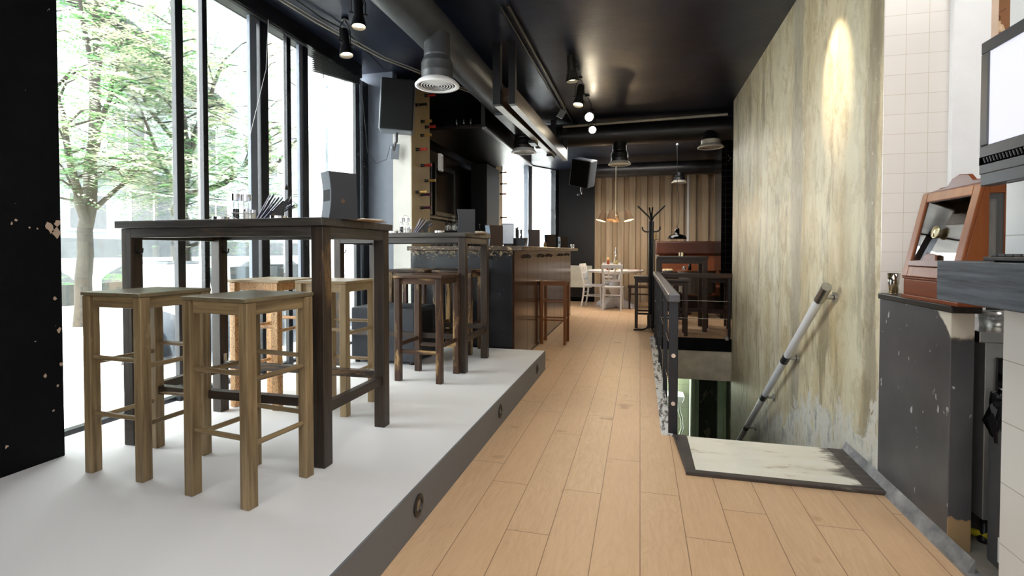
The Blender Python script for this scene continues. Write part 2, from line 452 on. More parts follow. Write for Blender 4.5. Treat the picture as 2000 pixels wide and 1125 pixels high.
# walls
BLKCHIP.node_tree.nodes['Principled BSDF'].inputs['Specular IOR Level'].default_value = 0.15
wr = MB().box(1.15, 1.32, 2.86, 6.98, -2.9, 3.07)
struct('wall_right', wr, CONC, 'weathered plaster wall beside the stairs')
wt = MB().box(1.32, 1.42, 2.86, 2.96, 0.0, 3.07).box(1.151, 1.32, 2.852, 2.86, 0.0, 3.07)
wt.box(1.32, 1.42, 2.852, 2.86, 0.0, 3.07)
struct('wall_tiled', wt, TILEW, 'small white wall tiles at the end of the plaster wall')
wp = MB().box(1.42, 1.565, 2.82, 2.96, 0.0, 3.07)
struct('wall_panel', wp, WHITE, 'white painted pier beside the wall tiles')
wk = MB().box(1.14, 1.30, -1.0, 1.965, 0.0, 3.07)
struct('wall_kitchen', wk, TILEBIG, 'large white tiles on the near right wall')
struct('wall_kitchen_side', MB().box(3.0, 3.1, 1.9, 3.16, 0.0, 3.07), WHITE, 'far piece of the kitchen side wall')
wkb = MB().box(1.565, 3.1, 3.16, 3.24, 0.0, 3.07)
struct('wall_kitchen_back', wkb, plain('warm_niche_wall', rgb(150, 116, 74), 0.6), 'brown back wall of the kitchen niche')

# far corrugated wall
cw = MB()
x = -1.0; ppts = []
while x < 4.0:
    ppts += [(x, 11.60), (x + 0.13, 11.60), (x + 0.145, 11.69), (x + 0.24, 11.69), (x + 0.255, 11.60)]
    x += 0.255
poly = [p for i, p in enumerate(ppts) if i == 0 or p != ppts[i - 1]]
poly += [(4.0, 11.9), (-1.0, 11.9)]
cw.prism(poly, 0.0, 3.05, 'z')
CORR = wood('tan_corrugated_board', rgb(176, 156, 130), rgb(208, 188, 160), 'z', None, 0, 0.6, 14)
struct('wall_back', cw, CORR, 'tan corrugated wall at the back of the room')
struct('trim_1', MB().box(0.985, 1.03, 11.585, 11.60, 0.0, 3.0), WHITE, 'white vertical strip on the corrugated wall')
cb_ = MB().box(-1.82, -1.0, 11.55, 11.9, 0.0, 3.05)
struct('wall_back_black', cb_, BLK, 'black wall beside the corrugated wall')
struct('trim_2', MB().box(-1.8, -1.0, 11.53, 11.55, 0.0, 0.1), BLKCHIP, 'scuffed black skirting under the radiator')
# far right closing wall of the dining corner
struct('wall_right_far', MB().box(3.9, 4.0, 6.9, 12.0, 0.0, 3.07), BLK, 'dark wall to the right of the dining corner')
struct('wall_right_return', MB().box(1.32, 4.0, 6.88, 6.98, -0.6, 3.07), BLK, 'back face of the plaster wall')

# left side: near black pier, header, sill, far pieces
lp = MB().box(-3.0, -2.635, -2.6, 1.775, 0.0, 3.07)
o = struct('wall_left', lp, BLKCHIP, 'chipped black painted pier at the left')
pp = MB()
random.seed(4)
def blot(mb, x, y, z, r, n=9):
    vs = [(x, y, z)] + [(x, y + math.cos(2 * PI * k / n) * r * random.uniform(.5, 1.2), z + math.sin(2 * PI * k / n) * r * random.uniform(.6, 1.6)) for k in range(n)]
    mb.add(vs, [(0, k + 1, (k + 1) % n + 1) for k in range(n)])
for (yy, zz, rr) in ((1.73, 1.26, .02), (1.755, 1.235, .02), (1.76, 1.28, .014), (1.60, 1.285, .006), (1.585, 1.27, .005), (1.53, 1.262, .004), (1.65, 1.255, .004), (1.68, 1.252, .004), (1.70, 0.58, .007), (1.55, 0.31, .007), (1.73, 0.41, .005), (1.745, 0.93, .008), (1.76, 0.78, .01), (1.765, .62, .008), (1.75, 0.52, .006)):
    blot(pp, -2.6335, yy, zz, rr)
pp.build('chipped_plaster', plain('bare_plaster_chip', rgb(184, 160, 140), 0.8), o)
hd = MB().box(-2.96, -2.80, 1.775, 4.72, 2.94, 3.07).box(-2.99, -2.90, 1.775, 4.72, 3.07, 3.3)
struct('wall_left_header', hd, BLK, 'black header over the tall side windows')
struct('wall_left_corner', MB().box(-2.99, -2.575, 4.95, 5.05, 0.0, 3.07), GREYBLUE, 'blue grey wall beside the concrete wine pillar')
lb = MB().box(-3.0, -2.9, 5.05, 9.7, 0.0, 3.07)
struct('wall_left_bar', lb, BLK, 'black wall behind the bar')

# window frames of the side front: jambs, mullions and sills; each window is its own thing of the setting
def window(name, y0, y1, bars, z0=PH, z1=2.94, x=-2.87, grey=None):
    g = MB().box(x - 0.075, x - 0.069, y0, y1, z0, z1)
    r_ = struct(name, g, GLASS, 'tall clear window pane onto the bright street')
    for (a, b, d, m) in bars:
        MB().box(x - 0.03, x + (0.006 if m is STEELBLK else 0.0), a, b, z0 - 0.01, z1 + 0.02).build('window_frame', m, r_, 0.003)
    MB().box(x - 0.10, x - 0.045, y0, y1, z0 - 0.02, z0 + 0.022).build('window_sill', STEELBLK, r_, 0.003)
    return r_
FG = plain('grey_steel_frame', rgb(112, 120, 132), 0.4, 0.2, 0.03)
window('window_1', 1.775, 2.66, [(2.605, 2.66, 0.055, STEELBLK)])
window('window_2', 2.66, 2.85, [(2.81, 2.85, 0.055, STEELBLK)])
window('window_3', 2.85, 3.43, [(3.245, 3.315, 0.04, FG), (3.345, 3.43, 0.06, STEELBLK)])
window('window_4', 3.43, 3.70, [(3.65, 3.70, 0.055, STEELBLK)])
window('window_5', 3.70, 3.93, [(3.815, 3.85, 0.05, FG), (3.86, 3.93, 0.055, STEELBLK)])
w6 = window('window_6', 3.93, 4.95, [(4.70, 4.78, 0.05, STEELBLK), (4.80, 4.82, 0.09, FG), (4.84, 4.95, 0.10, STEELBLK)])
# far windows in the canted wall behind the bar
A0 = Vector((-2.9, 9.7, 0)); A1 = Vector((-1.82, 11.57, 0)); DA = (A1 - A0).normalized(); LA = (A1 - A0).length
def slab(mb, s0, s1, z0, z1, th=0.1):
    nrm = Vector((-DA.y, DA.x, 0)) * th
    p = A0 + DA * s0; q = A0 + DA * s1
    vs = [(a.x, a.y, z) for z in (z0, z1) for a in (p, q, q + nrm, p + nrm)]
    return mb.add(vs, [(0, 1, 2, 3), (7, 6, 5, 4), (0, 4, 5, 1), (1, 5, 6, 2), (2, 6, 7, 3), (3, 7, 4, 0)])
wl = slab(MB(), 0, LA, 0.0, 1.0); slab(wl, 0, LA, 3.0, 3.1); slab(wl, 0, 0.05, 1.0, 3.0)
struct('wall_left_far', wl, BLK, 'black canted wall holding the far windows')
for i, (s0, s1) in enumerate(((0.05, 1.12), (1.24, LA - 0.12))):
    r_ = struct('window_%d' % (7 + i), slab(MB(), s0, s1, 1.0, 3.0, 0.008), GLASS, 'bright far window beyond the bar')
    f = slab(MB(), s1, s1 + 0.12, 1.0, 3.0, 0.14); f.build('window_frame', FG if i == 0 else STEELBLK, r_)
    slab(MB(), s0, s1, 0.97, 1.02, 0.12).build('window_sill', STEELBLK, r_)
# closing pieces behind the viewer; front and kitchen walls added to keep sky light out
struct('wall_right_near', MB().box(1.14, 1.30, -2.8, -1.0, 0, 3.07), TILEBIG, 'tiled right wall behind the viewer')
struct('wall_front', MB().box(-3.1, 1.3, -2.85, -2.72, 0, 3.07), WHITE, 'wall behind the viewer')
struct('wall_kitchen_right', MB().box(3.0, 3.1, -2.8, 1.9, 0, 3.07).box(1.3, 3.1, -2.85, -2.72, 0, 3.07), WHITE, 'white kitchen side wall')

# roller blind and slatted blind at the top of the far side window
SLATM = plain('matt_black_slat', rgb(8, 9, 11), .8)
bl = thing('slatted_blind', 'black slatted blind bunched up at the top of the side window', 'blind', (-2.83, 3.95, 2.98))
for k in range(13):
    z0 = -0.02 - k * 0.017; z1 = -0.01 - k * 0.010 + 0.02
    MB().bar((0, 0, z0), (0, 0.76, z1 + 0.01), 0.035, 0.004).build('slat', SLATM, bl)
MB().tube([(0, 0.15, 0.02), (0, 0.15, -0.24)], 0.004, 6).build('lift_cord', BLKPL, bl)
MB().tube([(0, 0.5, 0.02), (0, 0.5, -0.16)], 0.004, 6).build('lift_cord', BLKPL, bl)
bl2 = thing('slatted_blind', 'black slatted blind stacked under the header near the dark window post', 'blind', (-2.83, 2.9, 2.99), group=None)
for k in range(5):
    MB().bar((0, 0, -0.01 - k * 0.012), (0, 0.95, -0.01 - k * 0.012), 0.035, 0.0025).build('slat', SLATM, bl2)
cd = MB().tube([(-2.80, 3.36, 2.945), (-2.80, 3.35, 2.80), (-2.80, 3.33, 2.55), (-2.80, 3.14, 1.95), (-2.80, 3.13, 1.90)], 0.002, 6)
tag(cd.build('pull_cord', plain('white_cord', rgb(225, 225, 225), .6)), 'thin white cord hanging slanted in front of the thick window post', 'cord')
cd = MB().tube([(-2.81, 3.55, 2.945), (-2.81, 3.56, 1.70)], 0.0018, 5)
cdo = cd.build('blind_cord', BLKPL); tag(cdo, 'dark blind cord with a small tassel between two window posts', 'cord')
MB().lathe([(0.002, 0.0), (0.012, -0.02), (0.016, -0.045), (0.002, -0.05)], (-2.81, 3.56, 1.70), 8).build('tassel', BLKPL, cdo)

# stairwell -------------------------------------------------------
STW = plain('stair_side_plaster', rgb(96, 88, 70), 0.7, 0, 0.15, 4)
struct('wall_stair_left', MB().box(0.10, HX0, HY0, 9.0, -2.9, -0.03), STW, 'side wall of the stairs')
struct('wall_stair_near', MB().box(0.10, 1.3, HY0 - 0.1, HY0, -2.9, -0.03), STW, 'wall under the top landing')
# slab edge at the far end of the opening
struct('beam_concrete', MB().box(HX0 - 0.1, 1.32, HY1, HY1 + 0.35, -0.535, -0.15), plain('raw_concrete', rgb(196, 186, 166), 0.7, 0, 0.12, 5, 0.4), 'raw concrete beam under the far edge of the stair opening')
struct('trim_3', MB().box(HX0 - 0.02, 1.15, HY1 - 0.02, HY1 + 0.02, -0.15, 0.012), BLKCHIP, 'black edge board of the stair opening', 0.003)
kb = m_tiles('scuffed_kerb', rgb(28, 30, 36), rgb(28, 30, 36), 9, 9)
t = NT('scuffed_black_and_white_kerb'); v = t.coords((3, 0.6, 3)); nn = t.noise(v, 9, 9, 0.75)
sx_ = t.n('ShaderNodeTexCoord'); s3 = t.n('ShaderNodeSeparateXYZ'); t.l(sx_.outputs['Object'], s3.inputs[0])
t.l(t.mix(t.ramp(nn, [(0.44, 0.0), (0.5, 1.0)]), rgb(28, 31, 40), rgb(214, 216, 220)), t.b.inputs['Base Color']); KERB = t.m
struct('trim_4', MB().box(0.135, 0.205, HY0 + 0.02, HY1, -0.12, 0.01), KERB, 'scuffed black and white kerb along the stair opening')
# steps descending away from the landing
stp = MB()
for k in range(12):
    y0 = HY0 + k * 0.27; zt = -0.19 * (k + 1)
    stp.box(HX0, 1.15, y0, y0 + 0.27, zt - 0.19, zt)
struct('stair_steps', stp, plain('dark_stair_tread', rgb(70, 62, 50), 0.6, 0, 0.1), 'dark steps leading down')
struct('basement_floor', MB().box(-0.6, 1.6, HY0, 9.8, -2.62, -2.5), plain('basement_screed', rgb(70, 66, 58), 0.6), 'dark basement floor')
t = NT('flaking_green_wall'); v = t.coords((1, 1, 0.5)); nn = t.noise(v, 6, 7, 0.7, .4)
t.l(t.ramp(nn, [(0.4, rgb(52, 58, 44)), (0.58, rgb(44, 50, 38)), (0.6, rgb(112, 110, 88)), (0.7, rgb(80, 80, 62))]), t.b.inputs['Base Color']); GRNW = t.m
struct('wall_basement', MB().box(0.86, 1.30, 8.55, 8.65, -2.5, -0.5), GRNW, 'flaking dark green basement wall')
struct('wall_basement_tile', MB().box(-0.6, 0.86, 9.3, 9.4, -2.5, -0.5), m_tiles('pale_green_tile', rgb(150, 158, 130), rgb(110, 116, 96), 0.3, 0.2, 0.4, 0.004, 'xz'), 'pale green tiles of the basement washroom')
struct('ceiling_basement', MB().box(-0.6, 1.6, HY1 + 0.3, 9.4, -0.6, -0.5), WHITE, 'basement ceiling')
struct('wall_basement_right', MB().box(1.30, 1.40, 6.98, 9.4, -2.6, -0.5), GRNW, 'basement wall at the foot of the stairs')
PG = plain('pale_green_frame', rgb(168, 184, 156), 0.4, 0, 0.03)
d1 = MB().box(0.80, 0.86, 8.42, 8.62, -2.5, -0.55).box(0.86, 0.92, 8.46, 8.56, -2.5, -0.55)
struct('door_1', d1, PG, 'pale green door frame at the foot of the stairs', 0.004)
d2 = MB().box(1.28, 1.36, 8.3, 8.5, -2.5, -0.55).box(1.20, 1.28, 8.46, 8.54, -2.5, -0.55)
struct('door_2', d2, plain('lighter_green_frame', rgb(176, 200, 168), 0.4), 'light green door frame beside the stair wall', 0.004)
sk = thing('wash_basin', 'white wash basin with curved drain pipe seen down the stairs', 'basin', (0.58, 9.12, -1.32))
MB().prism([(-.2, 0), (.17, 0), (.13, -.12), (-.18, -.14)], -.16, .17, 'y').build('bowl', WHITEGL, sk, 0.012)
MB().tube([(.08, 0, -.14), (.09, 0, -.3), (.13, 0, -.42), (.14, 0, -.6), (.08, 0, -.78)], .022, 10).build('drain_pipe', PG, sk)
tag(MB().lathe([(0.0, 0.06), (0.06, 0.055), (0.11, 0.02), (0.12, -0.05), (0.1, -.07), (0, -.07)], (0.66, 8.9, -0.70), 20).build('hand_dryer', WHITEGL), 'rounded white hand dryer at the top of the washroom doorway', 'hand dryer')
_bl = bpy.data.lights.new('basement_lamp', 'POINT'); _bl.energy = 7; _bl.shadow_soft_size = 0.1; _bl.color = (0.9, 1.0, 0.8)
_o = bpy.data.objects.new('basement_lamp', _bl); COL.objects.link(_o); _o.location = (0.3, 8.9, -0.9)

# top landing panel with worn paint
t = NT('worn_cream_paint'); v = t.coords((0.35, 1.6, 1)); nn = t.noise(v, 6, 9, 0.72, .5)
tcx = t.n('ShaderNodeTexCoord'); s3 = t.n('ShaderNodeSeparateXYZ'); t.l(tcx.outputs['Object'], s3.inputs[0])
rt_ = t.math('ADD', t.math('MULTIPLY', s3.outputs[0], 2.2), t.math('MULTIPLY', t.math('SUBTRACT', nn, 0.5), 1.2))
c = t.ramp(nn, [(0.35, rgb(240, 238, 228)), (0.56, rgb(234, 230, 216)), (0.64, rgb(190, 178, 156))])
c = t.mix(t.ramp(rt_, [(0.62, 0.0), (0.74, 0.9)]), c, rgb(74, 66, 60))
t.l(c, t.b.inputs['Base Color']); t.b.inputs['Roughness'].default_value = 0.5; CREAM = t.m
pn_ = thing('landing_panel', 'worn cream painted panel with dark wooden edging at the top of the stairs', 'floor panel', (0.69, 2.98, 0.0))
MB().box(-.405, .40, -.235, .26, 0.0, 0.016).build('panel', CREAM, pn_, 0.002)
E1 = wood('dark_edge_wood', rgb(46, 42, 42), rgb(92, 84, 80), 'x', rgb(150, 146, 140), -0.05, 0.45, 30)
MB().box(-.455, .455, -.275, -.235, 0, .019).build('front_edging', E1, pn_, .003)
MB().prism([(-.455, -.235), (-.405, -.235), (-.41, .27), (-.485, .27)], 0, .019).build('side_edging', E1, pn_, .003)
MB().prism([(-.385, -.22), (-.365, -.22), (-.385, .26), (-.40, .26)], 0.016, .0185).build('batten', CREAM, pn_)
MB().box(.36, .455, -.235, .26, 0, .018).build('side_edging', E1, pn_, .003)
SKM = m_black_paint('grey_worn_skirting', (86, 88, 94), (164, 164, 166), 0.5, 0.03, 0.3, 10)
struct('baseboard_right', MB().prism([(1.15, 0), (1.15, 0.06), (1.125, 0.012), (1.12, 0)], 2.1, 3.25, 'y'), SKM, 'worn grey skirting fillet at the foot of the right wall')
struct('baseboard_kitchen', MB().box(1.12, 1.17, 0.6, 2.26, 0, 0.014), SKM, 'grey threshold strip beside the kitchen')

# black half wall with slab top
hw = MB().box(1.15, 1.228, 2.27, 2.858, 0, 0.915)
t = NT('scratched_black_board'); v = t.coords(); n1 = t.noise(v, 2.2, 5, .6)
c = t.ramp(n1, [(0.3, rgb(60, 60, 64)), (0.7, rgb(88, 88, 92))])
c = t.mix(t.ramp(t.noise(t.coords((1, 1, .5)), 30, 2, .5), [(0.70, 0), (0.72, .8)]), c, rgb(190, 192, 192))
s3 = t.n('ShaderNodeSeparateXYZ'); tt = t.n('ShaderNodeTexCoord'); t.l(tt.outputs['Object'], s3.inputs[0])
z_ = t.math('ADD', s3.outputs[2], t.math('MULTIPLY', t.math('SUBTRACT', t.noise(v, 9, 6, .7), .5), .10))
endf = t.math('LESS_THAN', s3.outputs[1], 2.2715)
bare = t.ramp(z_, [(0.12, 1.0), (0.125, 0.0), (0.80, 0.0), (0.805, 0.0), (0.845, 0.85)], 'LINEAR')
c = t.mix(t.math('MULTIPLY', bare, endf), c, rgb(160, 134, 98))
near = t.math('SUBTRACT', 2.36, t.math('ADD', s3.outputs[1], t.math('MULTIPLY', t.math('SUBTRACT', z_, .86), -0.9)))
c = t.mix(t.math('MULTIPLY', t.ramp(near, [(0.05, 0), (0.06, .9)]), t.ramp(z_, [(0.77, 0), (0.79, 1)])), c, rgb(216, 212, 200))
t.l(c, t.b.inputs['Base Color']); t.b.inputs['Roughness'].default_value = 0.4; t.bump(n1, .3, .005); HWM = t.m
struct('half_wall', hw, HWM, 'scratched black half wall under the wooden display case', 0.003)
struct('half_wall_cap', MB().box(1.14, 1.242, 2.25, 2.858, 0.915, 0.945), wood('black_cap_wood', rgb(22, 20, 20), rgb(58, 52, 48), 'y', None, 0, .35), 'black wooden cap on the half wall', 0.006)

# ================================================================== HIGH TABLES
def high_table(label, loc, L, D, H=1.115, hooks=True):
    t = thing('high_table', label, 'table', loc, 0, 'long dark wooden high tables on the platform')
    tp = MB(); n = 4; dd = (D + 0.05) / n
    for k in range(n):
        tp.box(-L / 2 - 0.012, L / 2 + 0.012, -D / 2 - 0.025 + k * dd + 0.001, -D / 2 - 0.025 + (k + 1) * dd - 0.001, H - 0.036, H)
    tp.build('tabletop', tablewood('x'), t, 0.004)
    lw = 0.062
    for sy in (-1, 1):
        MB().box(-L / 2 + lw, L / 2 - lw, sy * (D / 2 - 0.012) - 0.012, sy * (D / 2 - 0.012) + 0.012, H - 0.082, H - 0.037).build('apron', tablewood('x'), t, 0.002)
        MB().box(-L / 2 + lw, L / 2 - lw, sy * (D / 2 - lw / 2) - 0.02, sy * (D / 2 - lw / 2) + 0.02, 0.265, 0.305).build('stretcher', oldwood('x'), t, 0.003)
    for sx in (-1, 1):
        MB().box(sx * (L / 2 - 0.015) - 0.012, sx * (L / 2 - 0.015) + 0.012, -D / 2 + lw, D / 2 - lw, H - 0.09, H - 0.037).build('apron', tablewood('y'), t, 0.002)
        MB().box(sx * (L / 2 - lw / 2) - 0.02, sx * (L / 2 - lw / 2) + 0.02, -D / 2 + lw * 0.9, D / 2 - lw * 0.9, 0.235, 0.28).build('stretcher', oldwood('y'), t, 0.003)
        for sy in (-1, 1):
            x = sx * (L / 2 - lw / 2); y = sy * (D / 2 - lw / 2)
            MB().box(x - lw / 2, x + lw / 2, y - lw / 2, y + lw / 2, 0.0, H - 0.037).build('leg', oldwood('z'), t, 0.004)
            br = MB().box(x - sx * (lw / 2 + 0.003) - 0.0015, x - sx * (lw / 2 + 0.003) + 0.0015, y - 0.012, y + 0.012, 0.306, 0.35)
            br.box(min(x - sx * (lw / 2), x - sx * (lw / 2 + 0.045)), max(x - sx * (lw / 2), x - sx * (lw / 2 + 0.045)), y - 0.012, y + 0.012, 0.305, 0.3075)
            br.build('corner_bracket', STEEL, t)
    if hooks:
        for (hx, hy) in ((-L / 2 + lw, -D / 2 + 0.03), (-L / 2 + lw, D / 2 - 0.03)):
            h = MB().box(hx, hx + 0.004, hy - 0.008, hy + 0.008, 0.955, 0.995)
            h.tube([(hx, hy, 0.965), (hx + 0.022, hy, 0.955), (hx + 0.034, hy, 0.962), (hx + 0.036, hy, 0.982)], 0.0045, 8)
            h.build('coat_hook', BLKMET, t)
    return t
TA = (-1.92, 2.245, PH); TB = (-1.915, 4.07, PH)
high_table('long dark wooden high table nearest the viewer, with condiments on top', TA, 1.14, 0.60)
high_table('second dark wooden high table, in front of the bar counter', TB, 1.17, 0.64)
TZ = PH + 1.115

# ================================================================== STOOLS
def dowel_stool(name, label, loc, rz, wf, group, S=0.30, D=0.29, H=0.791, seat=(0.348, 0.345), seat_mat=None):
    t = thing(name, label, 'stool', loc, rz, group)
    sw, sd = seat
    MB().box(-sw / 2, sw / 2, -sd / 2, sd / 2, H - 0.016, H).build('seat', seat_mat or wf('x'), t, 0.004)
    lw = 0.043
    for sy in (-1, 1):
        MB().box(-S / 2, S / 2, sy * D / 2 - 0.011 - sy * 0.004, sy * D / 2 + 0.011 - sy * 0.004, H - 0.066, H - 0.016).build('apron', wf('x'), t, 0.002)
        for z in ((0.26, 0.505) if sy < 0 else (0.275, 0.52)):
            MB().tube([(-S / 2, sy * D / 2, z), (S / 2, sy * D / 2, z)], 0.0105, 10).build('rung', wf('x'), t)
    for sx in (-1, 1):
        MB().box(sx * S / 2 - 0.011 - sx * 0.004, sx * S / 2 + 0.011 - sx * 0.004, -D / 2, D / 2, H - 0.066, H - 0.016).build('apron', wf('y'), t, 0.002)
        for z in (0.235, 0.48):
            MB().tube([(sx * S / 2, -D / 2, z), (sx * S / 2, D / 2, z)], 0.0105, 10).build('rung', wf('y'), t)
        for sy in (-1, 1):
            MB().taper((sx * S / 2, sy * D / 2, 0), (sx * S / 2, sy * D / 2, H - 0.017), 0.044, lw).build('leg', wf('z'), t, 0.003)
    return t
t = NT('olive_worn_seat'); v = t.coords((1, .3, 1)); n1 = t.noise(v, 8, 6, .65)
t.l(t.ramp(n1, [(0.3, rgb(84, 72, 52)), (0.7, rgb(122, 110, 84))]), t.b.inputs['Base Color']); t.b.inputs['Roughness'].default_value = 0.38
t.bump(n1, .2, .003); SEATM = t.m
s1 = dowel_stool('bar_stool', 'brown wooden stool with round rungs, leftmost, in front of the window glass', (-2.165, 1.815, PH), R(-3), lightwood, 'brown wooden stools with round rungs', seat_mat=SEATM)
s2 = dup(s1, 'brown wooden stool with round rungs, nearest the viewer, in front of the nearer table', (-1.553, 1.742, PH), R(-7))
palestool = dowel_stool('bar_stool', 'pale honey wooden stool with round rungs behind the nearer table', (-1.818, 2.762, PH), R(-1), palewood, 'brown wooden stools with round rungs', S=.30, D=.30)
# carved stool
t = NT('carved_pale_wood'); v = t.coords((1, 1, 0.6), True)
nn = t.noise(v, 14, 2, .5, 2.5); ln = t.math('FRACT', t.math('MULTIPLY', nn, 9))
g = t.noise(t.coords((1, 1, .08)), 40, 4)
c = t.ramp(g, [(0.3, rgb(176, 128, 76)), (0.7, rgb(214, 172, 118))])
c = t.mix(t.ramp(ln, [(0.0, .9), (0.16, .9), (0.24, 0), (1, 0)]), c, rgb(96, 58, 34))
t.l(c, t.b.inputs['Base Color']); t.b.inputs['Roughness'].default_value = .45; t.bump(ln, .2, .002)
CARV = t.m
dowel_stool('bar_stool', 'stool covered in carved swirling lines, behind the nearer table', (-2.285, 2.765, PH), R(-1), lambda a: CARV, None, S=.31, D=.31, seat=(.385, .37), seat_mat=palewood('x'))

def plank_stool(label, loc, rz, S=0.335, D=0.32, H=0.791):
    t = thing('bar_stool', label, 'stool', loc, rz, 'dark burnt wood stools around the second high table')
    sm = MB(); n = 4; w_ = (D + 0.06) / n
    for k in range(n):
        sm.box(-S / 2 - .03, S / 2 + .03, -D / 2 - .03 + k * w_, -D / 2 - .03 + (k + 1) * w_ - .002, H - 0.024, H)
    sm.build('seat', darkstool('x'), t, 0.003)
    for sy in (-1, 1):
        MB().box(-S / 2, S / 2, sy * D / 2 - .01, sy * D / 2 + .01, H - .068, H - .025).build('apron', darkstool('x'), t, .002)
        MB().box(-S / 2, S / 2, sy * D / 2 - .009, sy * D / 2 + .009, .205, .235).build('stretcher', darkstool('x'), t, .002)
    for sx in (-1, 1):
        MB().box(sx * S / 2 - .01, sx * S / 2 + .01, -D / 2, D / 2, H - .068, H - .025).build('apron', darkstool('y'), t, .002)
        MB().box(sx * S / 2 - .009, sx * S / 2 + .009, -D / 2, D / 2, .255, .285).build('stretcher', darkstool('y'), t, .002)
        for sy in (-1, 1):
            MB().box(sx * S / 2 - .023, sx * S / 2 + .023, sy * D / 2 - .023, sy * D / 2 + .023, 0, H - .025).build('leg', darkstool('z'), t, .004)
    return t
p1 = plank_stool('dark burnt wood stool in front of the second high table, nearest of its set', (-1.573, 3.585, PH), R(-2))
dup(p1, 'dark burnt wood stool behind the right end of the second high table', (-1.70, 4.60, PH), R(0))
dup(p1, 'dark burnt wood stool behind the middle of the second high table, against the bar front', (-2.17, 4.60, PH), R(1))

# orange wooden stool at the bar
t = thing('bar_stool', 'thin legged orange brown wooden stool beside the end of the bar', 'stool', (-1.03, 6.26, 0), R(0))
MB().box(-.165, .165, -.155, .155, .758, .778).build('seat', orangewood('x'), t, .004)
for sy in (-1, 1):
    MB().box(-.14, .14, sy * .13 - .008, sy * .13 + .008, .725, .758).build('apron', orangewood('x'), t)
    for z in (.30, .525): MB().box(-.14, .14, sy * .13 - .007, sy * .13 + .007, z - .008, z + .008).build('rung', orangewood('x'), t)
for sx in (-1, 1):
    MB().box(sx * .14 - .008, sx * .14 + .008, -.13, .13, .725, .758).build('apron', orangewood('y'), t)
    for z in (.315, .54): MB().box(sx * .14 - .007, sx * .14 + .007, -.13, .13, z - .008, z + .008).build('rung', orangewood('y'), t)
    for sy in (-1, 1): MB().box(sx * .143 - .017, sx * .143 + .017, sy * .133 - .017, sy * .133 + .017, 0, .758).build('leg', orangewood('z'), t, .002)

# ================================================================== SPEAKER BOXES
SPK = plain('textured_dark_grey_coating', rgb(44, 48, 55), 0.65, 0, 0.05, 60, 0.4)
sb = thing('subwoofer', 'large dark grey subwoofer cabinet on the platform behind the second table', 'loudspeaker', (-2.135, 4.12, PH))
MB().box(-.30, .30, -.22, .22, .025, .48).build('cabinet', SPK, sb, .012, 3)
MB().box(-.06, -.03, -.2215, -.219, .26, .36).box(.13, .16, -.2215, -.219, .26, .36).build('hand_hole', BLKPL, sb, .012, 3)
MB().prism([(-.16, .05), (.16, .05), (.16, .44), (-.16, .44)], .2995, .3035, 'x').build('grille', BLKPL, sb, .002)
for sx in (-1, 1):
    for sy in (-1, 1): MB().cyl((sx * .26, sy * .18, 0), .022, 0, .026, 12).build('foot', BLKPL, sb)

def wall_speaker(label, loc, w_, h_, d_, rot, parent_rot=None):
    s = thing('wall_speaker', label, 'loudspeaker', loc)
    s.rotation_euler = rot
    MB().box(-w_ / 2, w_ / 2, -d_ * .38, d_ * .5, -h_ / 2, h_ / 2).build('cabinet', plain('light_grey_speaker_shell', rgb(112, 118, 126), .4), s, .02, 3)
    MB().box(-w_ / 2 + .012, w_ / 2 - .002, -d_ * .5, -d_ * .37, -h_ / 2 + .006, h_ / 2 - .006).build('grille', plain('black_speaker_grille', rgb(9, 9, 11), .7, 0, .05, 90, .3, .3), s, .015, 3)
    b = MB().tube([(0, .02, -h_ / 2), (0, .02, -h_ / 2 - .10)], .018, 10).tube([(0, .02, -h_ / 2 - .08), (-.03, .12, -h_ / 2 - .16)], .014, 8)
    b.build('swivel_bracket', DARKST, s)
    MB().sphere((-.03, -.01, -h_ / 2 - .16), .022).build('knob', GREYPL, s)
    return s
spk = wall_speaker('grey and black wall speaker in front of the concrete wine pillar', (-2.40, 4.72, 2.62), .34, .52, .22, (R(0), R(3), R(22)))
MB().box(-.06, .02, .19, .205, -.50, -.34).build('wall_plate', GREYPL, spk)
tag(MB().tube([(-2.86, 4.80, 2.96), (-2.80, 4.82, 2.2), (-2.72, 4.86, 2.08), (-2.60, 4.86, 2.12), (-2.56, 4.86, 2.26)], .003, 6).build('speaker_cable', BLKPL), 'thin cable looping down beside the wall speaker', 'cable')
wall_speaker('tilted black wall speaker in front of the black wall by the corrugated boards', (-.96, 8.75, 2.50), .36, .46, .30, (R(14), R(14), R(-18)))

# ================================================================== BAR
CTR = m_black_paint('glossy_black_bar_panel', (22, 24, 30), (38, 40, 48), 0.24, 0, 0.25, 3)
BRN = wood('glossy_dark_brown_panel', rgb(34, 18, 12), rgb(62, 34, 22), 'z', None, 0, .2, 18, spec=.4)
t = NT('worn_dark_bar_top'); v = t.coords((.6, .6, 1)); nn = t.noise(v, 30, 9, .8, .4)
c = t.ramp(t.noise(t.coords((.1, 1, 1)), 30, 4), [(0.3, rgb(52, 42, 36)), (0.7, rgb(88, 74, 62))])
c = t.mix(t.ramp(nn, [(0.55, 0), (0.58, .95)]), c, rgb(186, 166, 132))
t.l(c, t.b.inputs['Base Color']); t.b.inputs['Roughness'].default_value = .3; BTOP = t.m
t = NT('black_bar_panel_with_worn_top_edge'); v = t.coords(); nn = t.noise(t.coords((.8, 1, 1.4)), 30, 9, .8, .6)
s3 = t.n('ShaderNodeSeparateXYZ'); tt = t.n('ShaderNodeTexCoord'); t.l(tt.outputs['Object'], s3.inputs[0])
ww = t.math('ADD', t.math('MULTIPLY', t.math('SUBTRACT', s3.outputs[2], 1.10), 1.6), nn)
c = t.ramp(t.noise(v, 3, 6, .6), [(0.3, rgb(17, 18, 21)), (0.7, rgb(32, 34, 40))])
c = t.mix(t.ramp(ww, [(0.56, 0), (0.60, .95)]), c, rgb(190, 168, 132))
